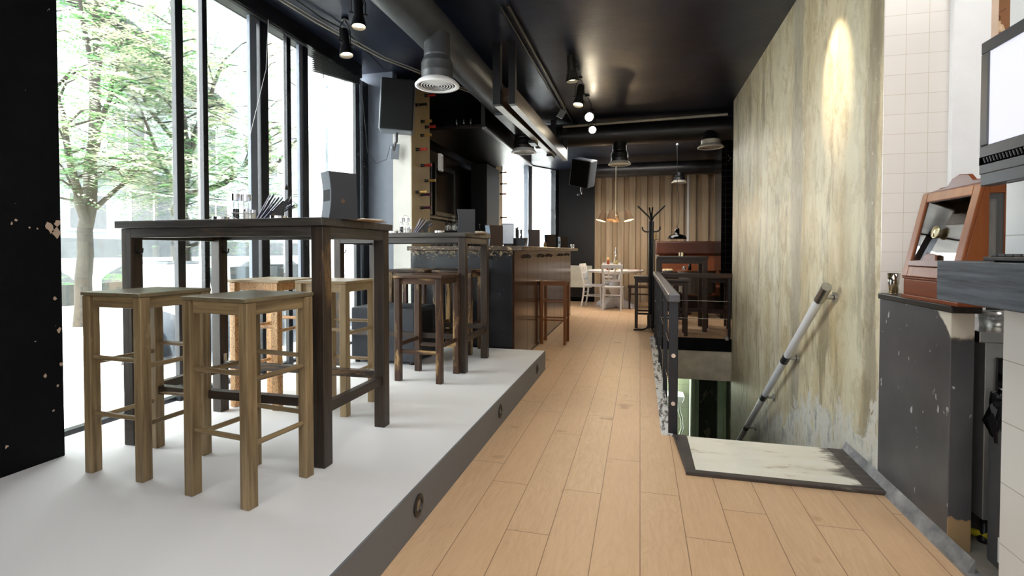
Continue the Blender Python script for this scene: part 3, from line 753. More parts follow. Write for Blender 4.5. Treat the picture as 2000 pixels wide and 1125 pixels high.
sm_ = t.math('FRACT', t.math('DIVIDE', t.math('ADD', s3.outputs[0], 2.0), 0.58))
c = t.mix(t.math('MULTIPLY', t.math('LESS_THAN', sm_, .006), 0.8), c, rgb(6, 6, 8))
t.l(c, t.b.inputs['Base Color']); t.b.inputs['Roughness'].default_value = .27; t.bump(t.noise(v, 8, 8, .65), .3, .01); BFRONT = t.m
bc = thing('bar_counter', 'black and brown panelled bar counter with coat hooks under its top', 'bar counter', (-1.21, 4.86, 0))
MB().box(-1.12, -.02, 0, .45, 0.02, 1.155).build('front_panel', BFRONT, bc, .003)
sp_ = MB()
for k in range(7): sp_.box(-.50, 0.0, 0.005 + k * .60, 0.60 + k * .60 , 0.02, 1.155)
sp_.build('side_panel', BRN, bc, .003)
MB().box(-.55, 0.0, .01, 4.2, 0, .02).build('kickboard', BLK, bc)
hk = None
for k, hy in enumerate((.55, 1.35, 1.95, 2.95, 3.70)):
    h = MB().box(.0, .004, hy - .022, hy + .022, 1.085, 1.115).tube([(.002, hy, 1.11), (.035, hy, 1.10), (.048, hy, 1.085), (.05, hy, 1.10)], .008, 8)
    h.tube([(.002, hy, 1.09), (.03, hy - .04, 1.075), (.034, hy - .05, 1.09)], .007, 8).tube([(.002, hy, 1.09), (.03, hy + .04, 1.075), (.034, hy + .05, 1.09)], .007, 8)
    h.build('coat_hook', BLKMET, bc)
MB().box(-.27, -.23, -.004, .0, 1.07, 1.10).tube([(-.25, -.002, 1.09), (-.25, -.035, 1.08), (-.25, -.045, 1.10)], .008, 8).build('coat_hook', BLKMET, bc)
tp = MB().prism([(-2.33, 4.77), (-1.10, 4.77), (-1.10, 9.25), (-1.78, 9.25), (-1.78, 5.40), (-2.33, 5.40)], 1.156, 1.201)
tag(tp.build('bar_worktop', BTOP, None, .006), 'dark bar worktop with its front edge worn to pale wood', 'worktop')
BZ = 1.201

# ------------------------------------------------------------------ menus, caddies, ashtrays, napkins
MENU = plain('dark_grey_menu_card', rgb(42, 44, 49), .5, 0, .03)
MENUB = wood('brown_menu_card', rgb(62, 46, 38), rgb(78, 58, 48), 'z', None, 0, .4, 4)
MENUL = plain('blue_grey_menu_spine', rgb(98, 110, 122), .5)
def menu_stand(label, loc, rz, w_, h_, d_, mat=None, group='menu stands on the tables and the bar', lean=0.0):
    t = thing('menu_stand', label, 'menu', loc, rz, group)
    # front and back boards joined by a curved spine on the left
    n = 8
    def prof(z): return .018 * math.sin(PI * z) * 1.0
    vs = []; fs = []
    for i in range(n + 1):
        z = i / n; b = prof(z)
        vs += [(-w_ / 2 + b * .6, -d_ / 2, z * h_), (w_ / 2 + lean * (1 - z), -d_ / 2, z * h_), (w_ / 2 + lean * (1 - z), -d_ / 2 + .004, z * h_), (-w_ / 2 + b * .6, -d_ / 2 + .004, z * h_)]
    for i in range(n):
        a = i * 4
        for k in range(4): fs.append((a + k, a + (k + 1) % 4, a + 4 + (k + 1) % 4, a + 4 + k))
    fs += [(0, 3, 2, 1), (n * 4, n * 4 + 1, n * 4 + 2, n * 4 + 3)]
    MB().add(vs, fs).build('cover', mat or MENU, t)
    vs2 = [(x, -y, z) for x, y, z in vs]
    MB().add(vs2, fs).build('cover', mat or MENU, t)
    s_ = MB(); vs = []; fs = []
    for i in range(n + 1):
        z = i / n; b = prof(z)
        vs += [(-w_ / 2 + b * .6 - .002, -d_ / 2, z * h_), (-w_ / 2 + b * .6 - .002, d_ / 2, z * h_), (-w_ / 2 + b * .6 + .003, d_ / 2, z * h_), (-w_ / 2 + b * .6 + .003, -d_ / 2, z * h_)]
    for i in range(n):
        a = i * 4
        for k in range(4): fs.append((a + k, a + (k + 1) % 4, a + 4 + (k + 1) % 4, a + 4 + k))
    fs += [(0, 3, 2, 1), (n * 4, n * 4 + 1, n * 4 + 2, n * 4 + 3)]
    s_.add(vs, fs).build('spine', MENUL, t)
    MB().box(-w_ / 2 + .008, w_ / 2 - .002, -d_ / 2 + .008, d_ / 2 - .008, .004, h_ * .985).build('pages', plain('dark_menu_pages', rgb(34, 34, 38), .7), t)
    return t
mA = menu_stand('large dark grey menu stand with a small emblem on the nearer high table', (-1.365, 2.09, TZ), R(58), .132, .215, .085, lean=.006)
MB().prism([(-.012, .082), (0, .070), (.012, .082), (0, .094)], -.0442, -.0428, 'y').build('emblem', plain('dull_orange_print', rgb(84, 64, 44), .5), mA)
menu_stand('flat dark grey menu standing on the second high table', (-1.425, 4.04, TZ), R(19), .150, .205, .02)
menu_stand('brown menu stand with pale blue spine on the bar corner behind the second table', (-1.475, 5.05, BZ), R(38), .15, .215, .12, MENUB)
menu_stand('brown upright menu right of the straw holder on the bar', (-1.30, 6.25, BZ), R(16), .15, .22, .05, MENUB)
menu_stand('dark brown menu stand on the bar, second from its far end', (-1.29, 7.35, BZ), R(30), .14, .19, .10, MENUB)
menu_stand('dark menu stand at the far end of the bar', (-1.26, 8.45, BZ), R(30), .14, .19, .11, MENUB)
t = thing('bar_screen', 'small bright till screen on the bar behind the brown menu stand', 'screen', (-1.45, 5.52, BZ), R(14))
MB().box(-.07, .07, -.01, .012, .02, .26).build('casing', BLKPL, t, .004)
MB().box(-.062, .062, -.0115, -.0095, .035, .25).build('display', plain('pale_glare_screen', rgb(196, 202, 212), .2), t)
MB().box(-.05, .05, -.03, .05, 0, .02).build('foot', BLKPL, t, .003)
t = thing('straw_holder', 'black box of dark straws and napkins on the bar', 'holder', (-1.35, 5.62, BZ))
MB().prism([(-.085, 0), (.085, 0), (.10, .10), (-.10, .10)], -.05, .05, 'y').build('box', BLKPL, t, .003)
random.seed(8)
for k in range(14):
    x = random.uniform(-.03, .05); y = random.uniform(-.03, .03); dx = random.uniform(-.02, .03)
    MB().tube([(x, y, .06), (x + dx, y, .06 + random.uniform(.13, .17))], .004, 6).build('straw', plain('dark_straw', rgb(60, 56, 52), .5), t)
MB().bar((-.05, 0, .08), (-.095, 0, .20), .01, .005).build('stirrer', plain('dark_straw', rgb(60, 56, 52), .5), t)
jar = tag(MB().lathe([(0, 0), (.02, 0), (.022, .04), (.016, .06), (.018, .075), (0, .078)], (-1.25, 6.75, BZ), 14).build('spice_jar', plain('tan_jar', rgb(150, 116, 76), .4)), 'small tan jar between two menus on the bar', 'jar')
t = menu_stand('dark narrow menu behind the tan jar on the bar', (-1.42, 6.9, BZ), R(6), .14, .21, .04)
gl = tag(MB().lathe([(0, 0), (.028, 0), (.032, .07), (.030, .07), (.026, .006), (0, .006)], (-1.17, 9.0, BZ), 14).build('tumbler', CLEAR), 'small glass at the very end of the bar', 'glass')

def ashtray(label, loc, first=None):
    o = MB().lathe([(0, 0), (.040, 0), (.042, .004), (.041, .024), (.037, .024), (.036, .006), (0, .005)], (0, 0, 0), 24, split=(2, 3, 4)).build('ashtray', CHROME)
    o.location = loc
    return tag(o, label, 'ashtray', 'round metal ashtrays')
ashtray('round metal ashtray on the nearer high table, left of the condiments', (-2.05, 2.11, TZ))
ashtray('round metal ashtray on the nearer high table, right of the napkin holder', (-1.72, 2.12, TZ))
ashtray('round metal ashtray on the second high table, left end', (-2.06, 3.97, TZ))
ashtray('round metal ashtray on the second high table, beside the flat menu', (-1.64, 3.97, TZ))

def caddy(label, loc, rz, group='oil and salt caddies'):
    t = thing('condiment_caddy', label, 'caddy', loc, rz, group)
    MB().box(-.05, .05, -.03, .03, 0, .004).tube([(-.05, -.03, .04), (.05, -.03, .04), (.05, .03, .04), (-.05, .03, .04), (-.05, -.03, .04)], .002, 6).build('base', CHROME, t)
    MB().tube([(-.028, 0, .125)] + [(-.028 * math.cos(a), 0, .125 + .035 * math.sin(a)) for a in [k * PI / 8 for k in range(1, 8)]] + [(.028, 0, .125)], .0025, 8).tube([(0, 0, 0), (0, 0, .13)], .002, 6).build('handle', CHROME, t)
    for (x, y, fill, nm) in ((-.032, 0, rgb(14, 10, 10), 'vinegar_bottle'), (.012, .012, rgb(178, 160, 60), 'oil_bottle')):
        b = MB().lathe([(0, .004), (.016, .004), (.016, .09), (.008, .105), (.008, .12), (.007, .12)], (x, y, 0), 16).build(nm, CLEAR, t)
        MB().cyl((x, y, 0), .0145, .006, .062, 14).build('liquid', plain('liquid_' + nm, fill, .15), b)
        MB().cyl((x, y, 0), .023, .103, .136, 14).build('stopper', CHROME, b)
    for (x, y, h, nm, c_) in ((.018, -.018, .05, 'salt_shaker', rgb(226, 226, 220)), (.044, .0, .045, 'pepper_shaker', rgb(205, 198, 176))):
        b = MB().cyl((x, y, 0), .012, .004, h, 14).build(nm, plain(nm + '_glass', c_, .2), t)
        MB().cyl((x, y, 0), .0125, h, h + .014, 14).build('cap', CHROME, b)
    MB().tube([(-.075, -.035, .035), (-.03, -.03, .012), (.03, -.035, .005)], .003, 6).build('spoon', CHROME, t)
    return t
cA = caddy('oil, vinegar and salt caddy on the nearer high table', (-1.925, 2.12, TZ), R(35))
dup(cA, 'oil, vinegar and salt caddy on the second high table', (-1.955, 3.98, TZ), R(22))

NAPK = plain('navy_napkin', rgb(26, 30, 52), .7); NAPE = plain('pale_napkin_edge', rgb(206, 210, 236), .7)
def napkins(label, loc, rz, group='napkin holders'):
    t = thing('napkin_holder', label, 'napkins', loc, rz, group)
    MB().prism([(-.01, 0), (.075, 0), (.078, .06), (.11, .13), (.06, .085), (.01, .03)], -.045, .045, 'y').build('holder', BLKPL, t, .002)
    MB().prism([(.0, 0), (.05, .0), (.03, .04)], -.047, .047, 'y').build('support', plain('brown_card', rgb(86, 66, 50), .6), t)
    for k in range(10):
        a = R(64 - k * 3.2); L = .145 + .008 * math.sin(k * 2.1)
        x0 = -.05 + k * .0062
        p = (x0, 0, .002); q = (x0 + L * math.cos(a), 0, .002 + L * math.sin(a))
        n_ = MB().bar(p, q, .082 - .002 * k, .0032, up=(1, 0, 0.2)).build('napkin', NAPK if k % 2 else NAPE, t)
    MB().bar((-.04, -.02, 0), (.01, -.02, .115), .004, .004).build('knife', CHROME, t)
    return t
nA = napkins('holder of navy and white napkins on the nearer high table', (-1.80, 2.14, TZ), R(38))
dup(nA, 'holder of fanned napkins on the second high table', (-1.84, 4.0, TZ), R(24))
PAP = plain('brown_paper_mat', rgb(150, 116, 78), .7); 
tag(MB().box(-.18, .18, -.12, .12, 0, .003).build('placemat', PAP, None, 0, loc=(-1.44, 2.24, TZ), rot=(0, 0, R(4))), 'brown placemat on the right end of the nearer table', 'placemat')
tag(MB().box(-.18, .18, -.12, .12, 0, .003).build('placemat', PAP, None, 0, loc=(-1.46, 4.12, TZ), rot=(0, 0, R(2))), 'brown placemat on the right end of the second table', 'placemat')
def plate(label, loc):
    t = thing('plate', label, 'plate', loc, 0, 'white plates with bread or cutlery')
    MB().lathe([(0, .003), (.045, .003), (.075, .014), (.075, .017), (.045, .007), (0, .007)], (0, 0, 0), 24).build('dish', WHITEGL, t)
    random.seed(3)
    for k in range(4):
        a = random.uniform(0, 6.28); MB().sphere((math.cos(a) * .03, math.sin(a) * .03, .015), .016, 10, 6, (1.4, 1, .6)).build('crust', plain('bread_crust', rgb(206, 188, 160), .7), t)
    return t
plA = plate('white plate of crumpled paper on the right corner of the nearer table', (-1.40, 2.42, TZ + .003))
dup(plA, 'white plate of crumpled paper on the right corner of the second table', (-1.36, 4.22, TZ + .003))

# ================================================================== WINE PILLARS
PILC = plain('pale_concrete', rgb(206, 204, 196), .6, 0, .05, 2, .2)
PILT = plain('tan_concrete', rgb(176, 154, 116), .55, 0, .07, 2.5, .2)
def wine_bottle(x, y, z, cap, label, n=14):
    # bottle lying in the pillar along X with its neck out of the hole
    t = thing('wine_bottle', label, 'bottle', (x, y, z), 0, 'wine bottles lying in the concrete pillars')
    M = Matrix.Rotation(R(90), 4, 'Y')
    MB().lathe([(0, -.20), (.036, -.20), (.037, -.06), (.030, -.03), (.015, 0.0), (.0135, .045), (0, .045)], (0, 0, 0), n, True, M).build('glass', plain('dark_green_glass', rgb(14, 20, 14), .1), t)
    MB().lathe([(.0145, .035), (.015, .10), (.0165, .102), (.0165, .112), (0, .113)], (0, 0, 0), n, True, M, (3,)).build('capsule', cap, t)
    return t
def ring(mb, x, y, z, r=.040):
    M = Matrix.Translation((x, y, z)) @ Matrix.Rotation(R(90), 4, 'Y')
    mb.lathe([(r, -.02), (r, .006), (r * .8, .006), (r * .8, -.02)], (0, 0, 0), 18, True, M)
CAPR = plain('red_capsule', rgb(176, 44, 36), .35); CAPG = plain('gold_capsule', rgb(196, 160, 92), .3, .4); CAPK = plain('black_capsule', rgb(20, 18, 18), .35); CAPP = plain('plum_capsule', rgb(74, 26, 58), .35)
pil = thing('wine_pillar', 'tall pale concrete pillar studded with wine bottle necks beside the bar', 'pillar', (-2.47, 5.19, 0))
MB().box(-.105, .11, -.24, .24, PH, 2.97).build('core', PILC, pil, .004)
MB().box(.1102, .114, -.238, .238, PH, 2.965).build('side_face', PILT, pil)
rg = MB(); spots_ = [(5.065, 2.73, CAPK, 'black capped bottle second from the top of the front column'), (5.30, 2.90, CAPR, 'red capped wine bottle at the very top of the near pillar'),
  (5.20, 2.585, CAPG, 'pale capped wine bottle just above a red one in the near pillar'), (5.31, 2.55, CAPR, 'red capped wine bottle just under a pale one in the near pillar'),
  (5.19, 2.43, CAPG, 'bronze capped wine bottle under the upper pair of the near pillar'), (5.065, 2.25, CAPR, 'red capped wine bottle low in the front column, at speaker bracket height'),
  (5.195, 2.10, CAPR, 'dark red capped wine bottle beside the white wall box'), (5.30, 1.945, CAPG, 'gold capped wine bottle alone at the back column, above the lower pair'),
  (5.06, 1.79, CAPG, 'gold capped wine bottle of the lower pair in the near pillar'), (5.185, 1.775, CAPP, 'plum capped wine bottle of the lower pair in the near pillar'),
  (5.18, 1.63, CAPP, 'plum capped wine bottle, lowest in the near pillar')]
for (y, z, c_, lb_) in spots_:
    ring(rg, -2.356, y, z)
    wine_bottle(-2.345, y, z, c_, lb_)
for (y, z) in ((5.06, 2.90), (5.06, 1.44)): ring(rg, -2.356, y, z)
rgo = rg.build('bottle_sleeve', BLKPL, pil)
pil2 = thing('wine_pillar', 'farther grey concrete pillar with bottle necks beside the far windows', 'pillar', (-2.76, 9.35, 0))
MB().box(-.11, .13, -.22, .25, 0, 3.0).build('core', plain('grey_concrete', rgb(120, 116, 104), .6, 0, .05, 2, .2), pil2, .004)
MB().box(.1302, .134, -.218, .248, 0, 2.995).build('side_face', PILT, pil2)
rg = MB()
for k, (y, z) in enumerate(((9.45, 2.86), (9.40, 2.66), (9.45, 2.45), (9.40, 2.25), (9.45, 1.80), (9.45, 1.60), (9.40, 1.42))):
    ring(rg, -2.622, y, z)
    pos_ = ['topmost', 'second from top', 'third from top', 'fourth from top', 'third from bottom', 'second from bottom', 'lowest'][k]
    wine_bottle(-2.61, y, z, CAPG if k % 3 else CAPR, 'wine bottle neck in the farther pillar, ' + pos_, 8)
rg.build('bottle_sleeve', BLKPL, pil2)

# ================================================================== BACK BAR
bb = thing('back_bar_cabinet', 'dark glossy cabinet wall with framed panels behind the bar', 'cabinet', (-2.84, 7.1, 0))
MB().box(-.05, .0, -1.7, 1.6, 0.0, 2.60).build('back_board', plain('dark_lacquer', rgb(18, 16, 15), .25, 0, .05), bb)
MIR = plain('smoked_mirror', rgb(52, 46, 40), .1, .7, .1, 3)
for k, (y0, y1) in enumerate(((-1.3, -.55), (-.45, .35))):
    MB().box(0.001, .02, y0 + .04, y1 - .04, 1.72, 2.34).build('door_panel', MIR, bb)
    fr_ = MB().box(0, .035, y0, y0 + .05, 1.66, 2.4).box(0, .035, y1 - .05, y1, 1.66, 2.4).box(0, .035, y0 + .05, y1 - .05, 1.66, 1.72).box(0, .035, y0 + .05, y1 - .05, 2.34, 2.4)
    fr_.build('door_frame', BLKMET, bb, .003)
MB().box(0, .10, -1.3, .85, 1.60, 1.63).build('shelf', BLKMET, bb, .003)
tag(MB().box(-2.74, -2.46, 8.75 - .74, 8.75, 0.0, 2.60).build('tall_fridge', plain('matt_black_door', rgb(10, 10, 13), .5), None, .006), 'tall matt black fridge column behind the bar', 'fridge')
tag(MB().box(-2.79, -2.35, 5.6, 7.9, 0.0, .95).build('back_counter', plain('dark_back_counter', rgb(30, 26, 24), .35), None, .006), 'dark low counter behind the bar', 'counter')
rk = thing('glass_rack', 'black shelf rack for upside down glasses behind the bar', 'shelf', (-2.20, 6.0, 1.40))
MB().box(-.14, .16, -.22, .24, -.012, 0).build('shelf', BLKMET, rk, .002)
MB().bar((-.1, .1, -.17), (.1, .0, -.01), .012, .012).bar((.1, .1, -.17), (.1, -.1, -.01), .012, .012).build('bracket', BLKMET, rk)
# wine glass
def wineglass(loc, label, grp='glasses on the rack behind the bar'):
    o = MB().lathe([(.028, 0), (.034, .04), (.036, .08), (.02, .105), (.004, .115), (.0035, .175), (.03, .18), (.031, .183), (0, .184)], (0, 0, 0), 14).build('wine_glass', CLEAR)
    o.location = loc
    return tag(o, label, 'glass', grp)
for k, (x, y) in enumerate(((-2.30, 5.84), (-2.22, 5.86), (-2.13, 5.84), (-2.27, 5.95), (-2.18, 5.97), (-2.10, 5.95), (-2.3, 6.08), (-2.2, 6.1), (-2.11, 6.1))):
    wineglass((x, y, 1.401), 'upside down wine glass on the black rack behind the bar, %s row, %s' % (('front', 'middle', 'rear')[k // 3], ('left', 'centre', 'right')[k % 3]))
rk2 = [(-2.18, 6.75), (-2.1, 6.8), (-2.02, 6.76)]
tag(MB().box(-2.28, -1.9, 6.62, 6.92, 1.33, 1.345).box(-2.27, -2.25, 6.64, 6.66, 0, 1.33).box(-1.93, -1.91, 6.64, 6.66, 0, 1.33).box(-2.10, -2.08, 6.88, 6.90, 0, 1.33).build('glass_rack', BLKMET), 'small black rack right of the flat menu behind the bar', 'shelf')
for (x, y) in rk2: wineglass((x, y, 1.346), 'upside down glass on the small rack right of the flat menu, ' + {-2.18: 'left one', -2.1: 'middle one', -2.02: 'right one'}[x], 'glasses on the second rack')
for k in range(5):
    o = MB().lathe([(0, 0), (.03, 0), (.034, .09), (.032, .09), (.028, .006), (0, .006)], (0, 0, 0), 14).build('tumbler', CLEAR); o.location = (-2.22 + .075 * k, 5.30 + .01 * (k % 2), BZ)
    tag(o, 'short glass tumbler on the bar top below the rack, %s in its row' % ('leftmost', 'second from left', 'middle', 'second from right', 'rightmost')[k], 'glass', 'tumblers on the bar')
bt = thing('liquor_bottle', 'dark liquor bottle with a red label on the back counter', 'bottle', (-2.60, 7.0, 1.60 + .031))
bt.location = (-2.45, 6.6, .95)
MB().lathe([(0, 0), (.04, 0), (.042, .5), (.016, .6), (.015, .74), (0, .74)], (0, 0, 0), 16).build('glass', CLEAR, bt)
MB().lathe([(0, .01), (.036, .01), (.036, .44), (0, .44)], (0, 0, 0), 16).build('liquid', plain('dark_red_liquid', rgb(110, 16, 16), .15), bt)
ph = thing('wall_box', 'small white wall unit with a square opening beside the wine pillar', 'wall unit', (-2.30, 5.62, 2.20), R(10))
fr_ = MB().box(-.02, .02, -.06, .06, -.10, -.075).box(-.02, .02, -.06, .06, .075, .10).box(-.02, .02, -.06, -.035, -.075, .075).box(-.02, .02, .035, .06, -.075, .075)
fr_.build('frame', WHITEGL, ph, .004); MB().box(-.02, .0, -.035, .035, -.075, .075).build('inner_panel', GREYPL, ph)

# hanging canopy above the bar
cn = thing('bar_canopy', 'black box canopy with tube light hanging over the back bar', 'canopy', (-2.25, 6.9, 2.62))
MB().box(-.45, .45, -1.15, 1.55, .0, .04).box(-.45, .45, 1.51, 1.55, .04, .42).box(.41, .45, -1.15, 1.55, .04, .36).build('housing', plain('dark_brown_housing', rgb(22, 17, 15), .3), cn, .004)
MB().box(.43, .49, -1.18, 1.5, -.03, .0).build('tube_light', plain('unlit_tube_cover', rgb(130, 132, 134), .3), cn, .01)
MB().bar((.45, -1.15, .0), (.45, -1.15, .44), .03, .03).bar((-.45, -1.15, .0), (-.45, -1.15, .44), .03, .03).build('hanger', BLKMET, cn)
random.seed(12)
for k in range(3):
    o = MB().lathe([(0, 0), (.03, 0), (.036, .10), (.034, .10), (.028, .006), (0, .006)], (0, 0, 0), 12).build('tumbler', CLEAR); o.location = (-2.18 + .09 * k, 5.85, 2.66)
    tag(o, 'glass tumbler standing on the canopy over the bar, ' + ('left one', 'middle one', 'right one')[k], 'glass', 'glasses on the canopy')

# ================================================================== CEILING SERVICES
DUCTG = plain('dark_grey_duct_skin', rgb(72, 74, 77), .42, .3, .08, 5, .15)
DUCTB = m_black_paint('black_duct_skin', (18, 18, 20), (34, 34, 36), .35, .0, .2, 4)
def duct(name, label, p, q, r_, mat, seams=8, wrinkle=0.0):
    p = Vector(p); q = Vector(q)
    t = thing(name, label, 'air duct', tuple(p))
    n = 60; pts = []; rs = []
    for i in range(n + 1):
        f = i / n; pts.append((q - p) * f); rs.append(r_ * (1 + wrinkle * math.sin(i * 2.3) * .5 + wrinkle * math.sin(i * .9)))
    MB().tube(pts, rs, 32).build('pipe', mat, t)
    for k in range(1, seams):
        f = k / seams; c_ = (q - p) * f; d_ = (q - p).normalized() * .006
        MB().tube([c_ - d_, c_ + d_], r_ * 1.012, 32, False).build('seam_band', mat, t)
    return t
duct('air_duct', 'large dark grey round air duct running under the ceiling to the bar', (-1.58, -1.5, 2.875), (-1.58, 7.2, 2.875), .155, DUCTG, 9, .006)
duct('air_duct', 'long black round air duct crossing the room behind the spotlights', (-1.55, 7.62, 2.87), (3.8, 7.62, 2.87), .155, DUCTB, 16)
duct('air_duct', 'farther black round air duct in front of the corrugated wall', (-1.2, 10.5, 2.79), (3.8, 10.5, 2.79), .14, DUCTB, 12)
def diffuser(label, loc, top, neck, wide, rim, mat, rimmat=WHITE, elbow=None):
    t = thing('air_diffuser', label, 'air vent', loc, 0, 'round ceiling air diffusers')
    h = top - loc[2]; m = h * .50
    if elbow:
        MB().tube([(elbow[0], elbow[1], h), (elbow[0] * .7, elbow[1] * .7, h * .85), (elbow[0] * .2, elbow[1] * .2, h * .6), (0, 0, h * .35)], neck, 22).build('elbow', mat, t)
        MB().lathe([(wide, .02), (wide, h * .45), (neck, h * .5)], (0, 0, 0), 28, split=(1,)).build('neck', rimmat, t)
    else:
        MB().lathe([(wide, .02), (wide, m * .55), (wide * 1.01, m * .58), (wide, m * .6), (wide, m), (neck, m * 1.25), (neck, m * 1.3), (neck * 1.02, m * 1.33), (neck, m * 1.36), (neck, h + .05)], (0, 0, 0), 32, split=(4, 5)).build('neck', mat, t)
    MB().lathe([(wide * 1.0, .045), (rim * .86, .03), (rim, .004), (rim, -.004), (rim * .84, -.006), (rim * .80, .006)], (0, 0, 0), 36).build('rim', rimmat, t)
    for k in range(6):
        ro = rim * (.74 - .125 * k)
        MB().lathe([(ro, -.001), (ro - .009, -.004), (ro - .010, -.001), (ro, .001)], (0, 0, 0), 36).build('louvre_ring', rimmat, t)
    MB().lathe([(rim * .80, .0045), (rim * .5, .005), (0, .0055)], (0, 0, 0), 30).build('baffle', plain('dark_vent_inside', rgb(20, 21, 22), .8), t)
    return t
diffuser('white ringed air diffuser hanging from the large grey duct, nearest the viewer', (-1.50, 3.60, 2.405), 2.74, .098, .118, .168, DUCTG)
diffuser('white ringed air diffuser below the hanging beams over the bar', (-1.50, 6.55, 2.46), 2.74, .12, .135, .165, plain('black_duct_neck', rgb(24, 24, 28), .4))
diffuser('round air diffuser under the middle of the crossing black duct', (-.30, 7.62, 2.427), 2.74, .10, .125, .165, DUCTB, plain('cream_vent_rim', rgb(190, 184, 170), .4))
diffuser('round air diffuser on an elbow at the right of the crossing black duct', (.94, 7.47, 2.584), 2.80, .11, .125, .175, DUCTB, plain('cream_vent_rim', rgb(190, 184, 170), .4), elbow=(-.02, .15))
diffuser('small round air diffuser in front of the corrugated wall', (.745, 10.49, 2.50), 2.70, .09, .11, .15, DUCTB, plain('cream_vent_rim', rgb(190, 184, 170), .4))
# rectangular duct section
rd = tag(MB().prism([(-1.60, 5.5), (-1.36, 5.5), (-1.36, 6.9), (-1.60, 6.9)], 2.68, 2.71).build('duct_plate', plain('grey_sheet_metal', rgb(78, 84, 86), .4, .3)), 'flat grey sheet metal plate beneath the duct over the bar', 'metal plate')

# hanging beams
hb = thing('hanging_beam_frame', 'pair of long dark wooden beams with window glare painted on the undersides hanging over the bar side', 'beam frame', (-1.2, 6.0, 2.56))
BM = wood('dark_beam_wood', rgb(40, 27, 20), rgb(88, 60, 42), 'y', None, 0, .3, 26)
PLU = plain('beam_underside_glare', rgb(206, 208, 208), .35)  # pale colour stands in for window light reflected under the beams
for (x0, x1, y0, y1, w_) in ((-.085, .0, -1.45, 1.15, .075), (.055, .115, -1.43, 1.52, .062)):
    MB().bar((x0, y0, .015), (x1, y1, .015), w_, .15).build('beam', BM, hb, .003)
    MB().bar((x0, y0, -.062), (x1, y1, -.062), w_ * .96, .006).build('underside_glare', PLU, hb)
    MB().box(x0 - w_ / 2, x0 + w_ / 2, y0 - .07, y0, -.062, .52).build('hanger_post', BLKMET, hb, .003)
    MB().box(x1 - w_ / 2, x1 + w_ / 2, y1 - .05, y1, -.062, .45).build('hanger_post', BLKMET, hb, .003)
MB().box(-.12, -.04, .0, .22, -.10, -.066).box(-.06, .02, .9, 1.12, -.10, -.066).build('joint_block', BLKMET, hb, .003)
MB().box(-.06, .04, -1.40, -1.36, .06, .12).build('cross_piece', BM, hb)

# conduits
CND = plain('pale_conduit', rgb(170, 166, 152), .5)
tag(MB().tube([(-2.72, 1.0, 3.05), (-2.68, 2.6, 3.03), (-2.55, 3.6, 3.0), (-2.40, 4.4, 2.99), (-2.1, 5.1, 2.98), (-1.9, 5.6, 2.98)], .007, 8).tube([(-2.70, 1.0, 3.05), (-2.66, 2.6, 3.03), (-2.52, 3.6, 3.01), (-2.37, 4.4, 3.0), (-2.07, 5.1, 2.99), (-1.87, 5.6, 2.99)], .005, 8).build('cable_conduit', CND), 'pale cable conduit running along the left part of the ceiling', 'conduit')
tag(MB().tube([(-2.55, 1.0, 3.05), (-2.55, 2.4, 3.035), (-2.53, 3.0, 3.045), (-2.50, 3.6, 3.03), (-2.47, 3.9, 3.05), (-2.5, 4.6, 2.98)], .006, 8).build('black_cable', BLKPL), 'black cable feeding the spotlights above the windows', 'cable')
tag(MB().tube([(-1.0, 3.8, 3.05), (-.97, 7.6, 3.05), (-.9, 7.66, 3.05)], .018, 10).tube([(-1.06, 3.8, 3.05), (-1.03, 7.55, 3.05)], .010, 8).build('ceiling_pipe', BLKPL), 'pair of black pipes along the ceiling beside the hanging beams', 'pipe')
tag(MB().tube([(-1.1, 7.36, 2.965), (1.14, 7.36, 3.0)], .018, 10).build('light_strip_rod', CND), 'pale rod standing in for a strip of light crossing the ceiling above the long black duct', 'pipe')  # added rod; its pale tone stands in for light along the ceiling
tag(MB().box(-.04, .04, -.035, .035, -.05, .05).tube([(0, 0, .05), (0, 0, .12)], .006, 8).build('sensor_box', GREYPL, loc=(-1.0, 6.55, 2.93), rot=(R(10), R(30), R(20))), 'small grey sensor box hanging left of the ceiling spotlights', 'sensor')

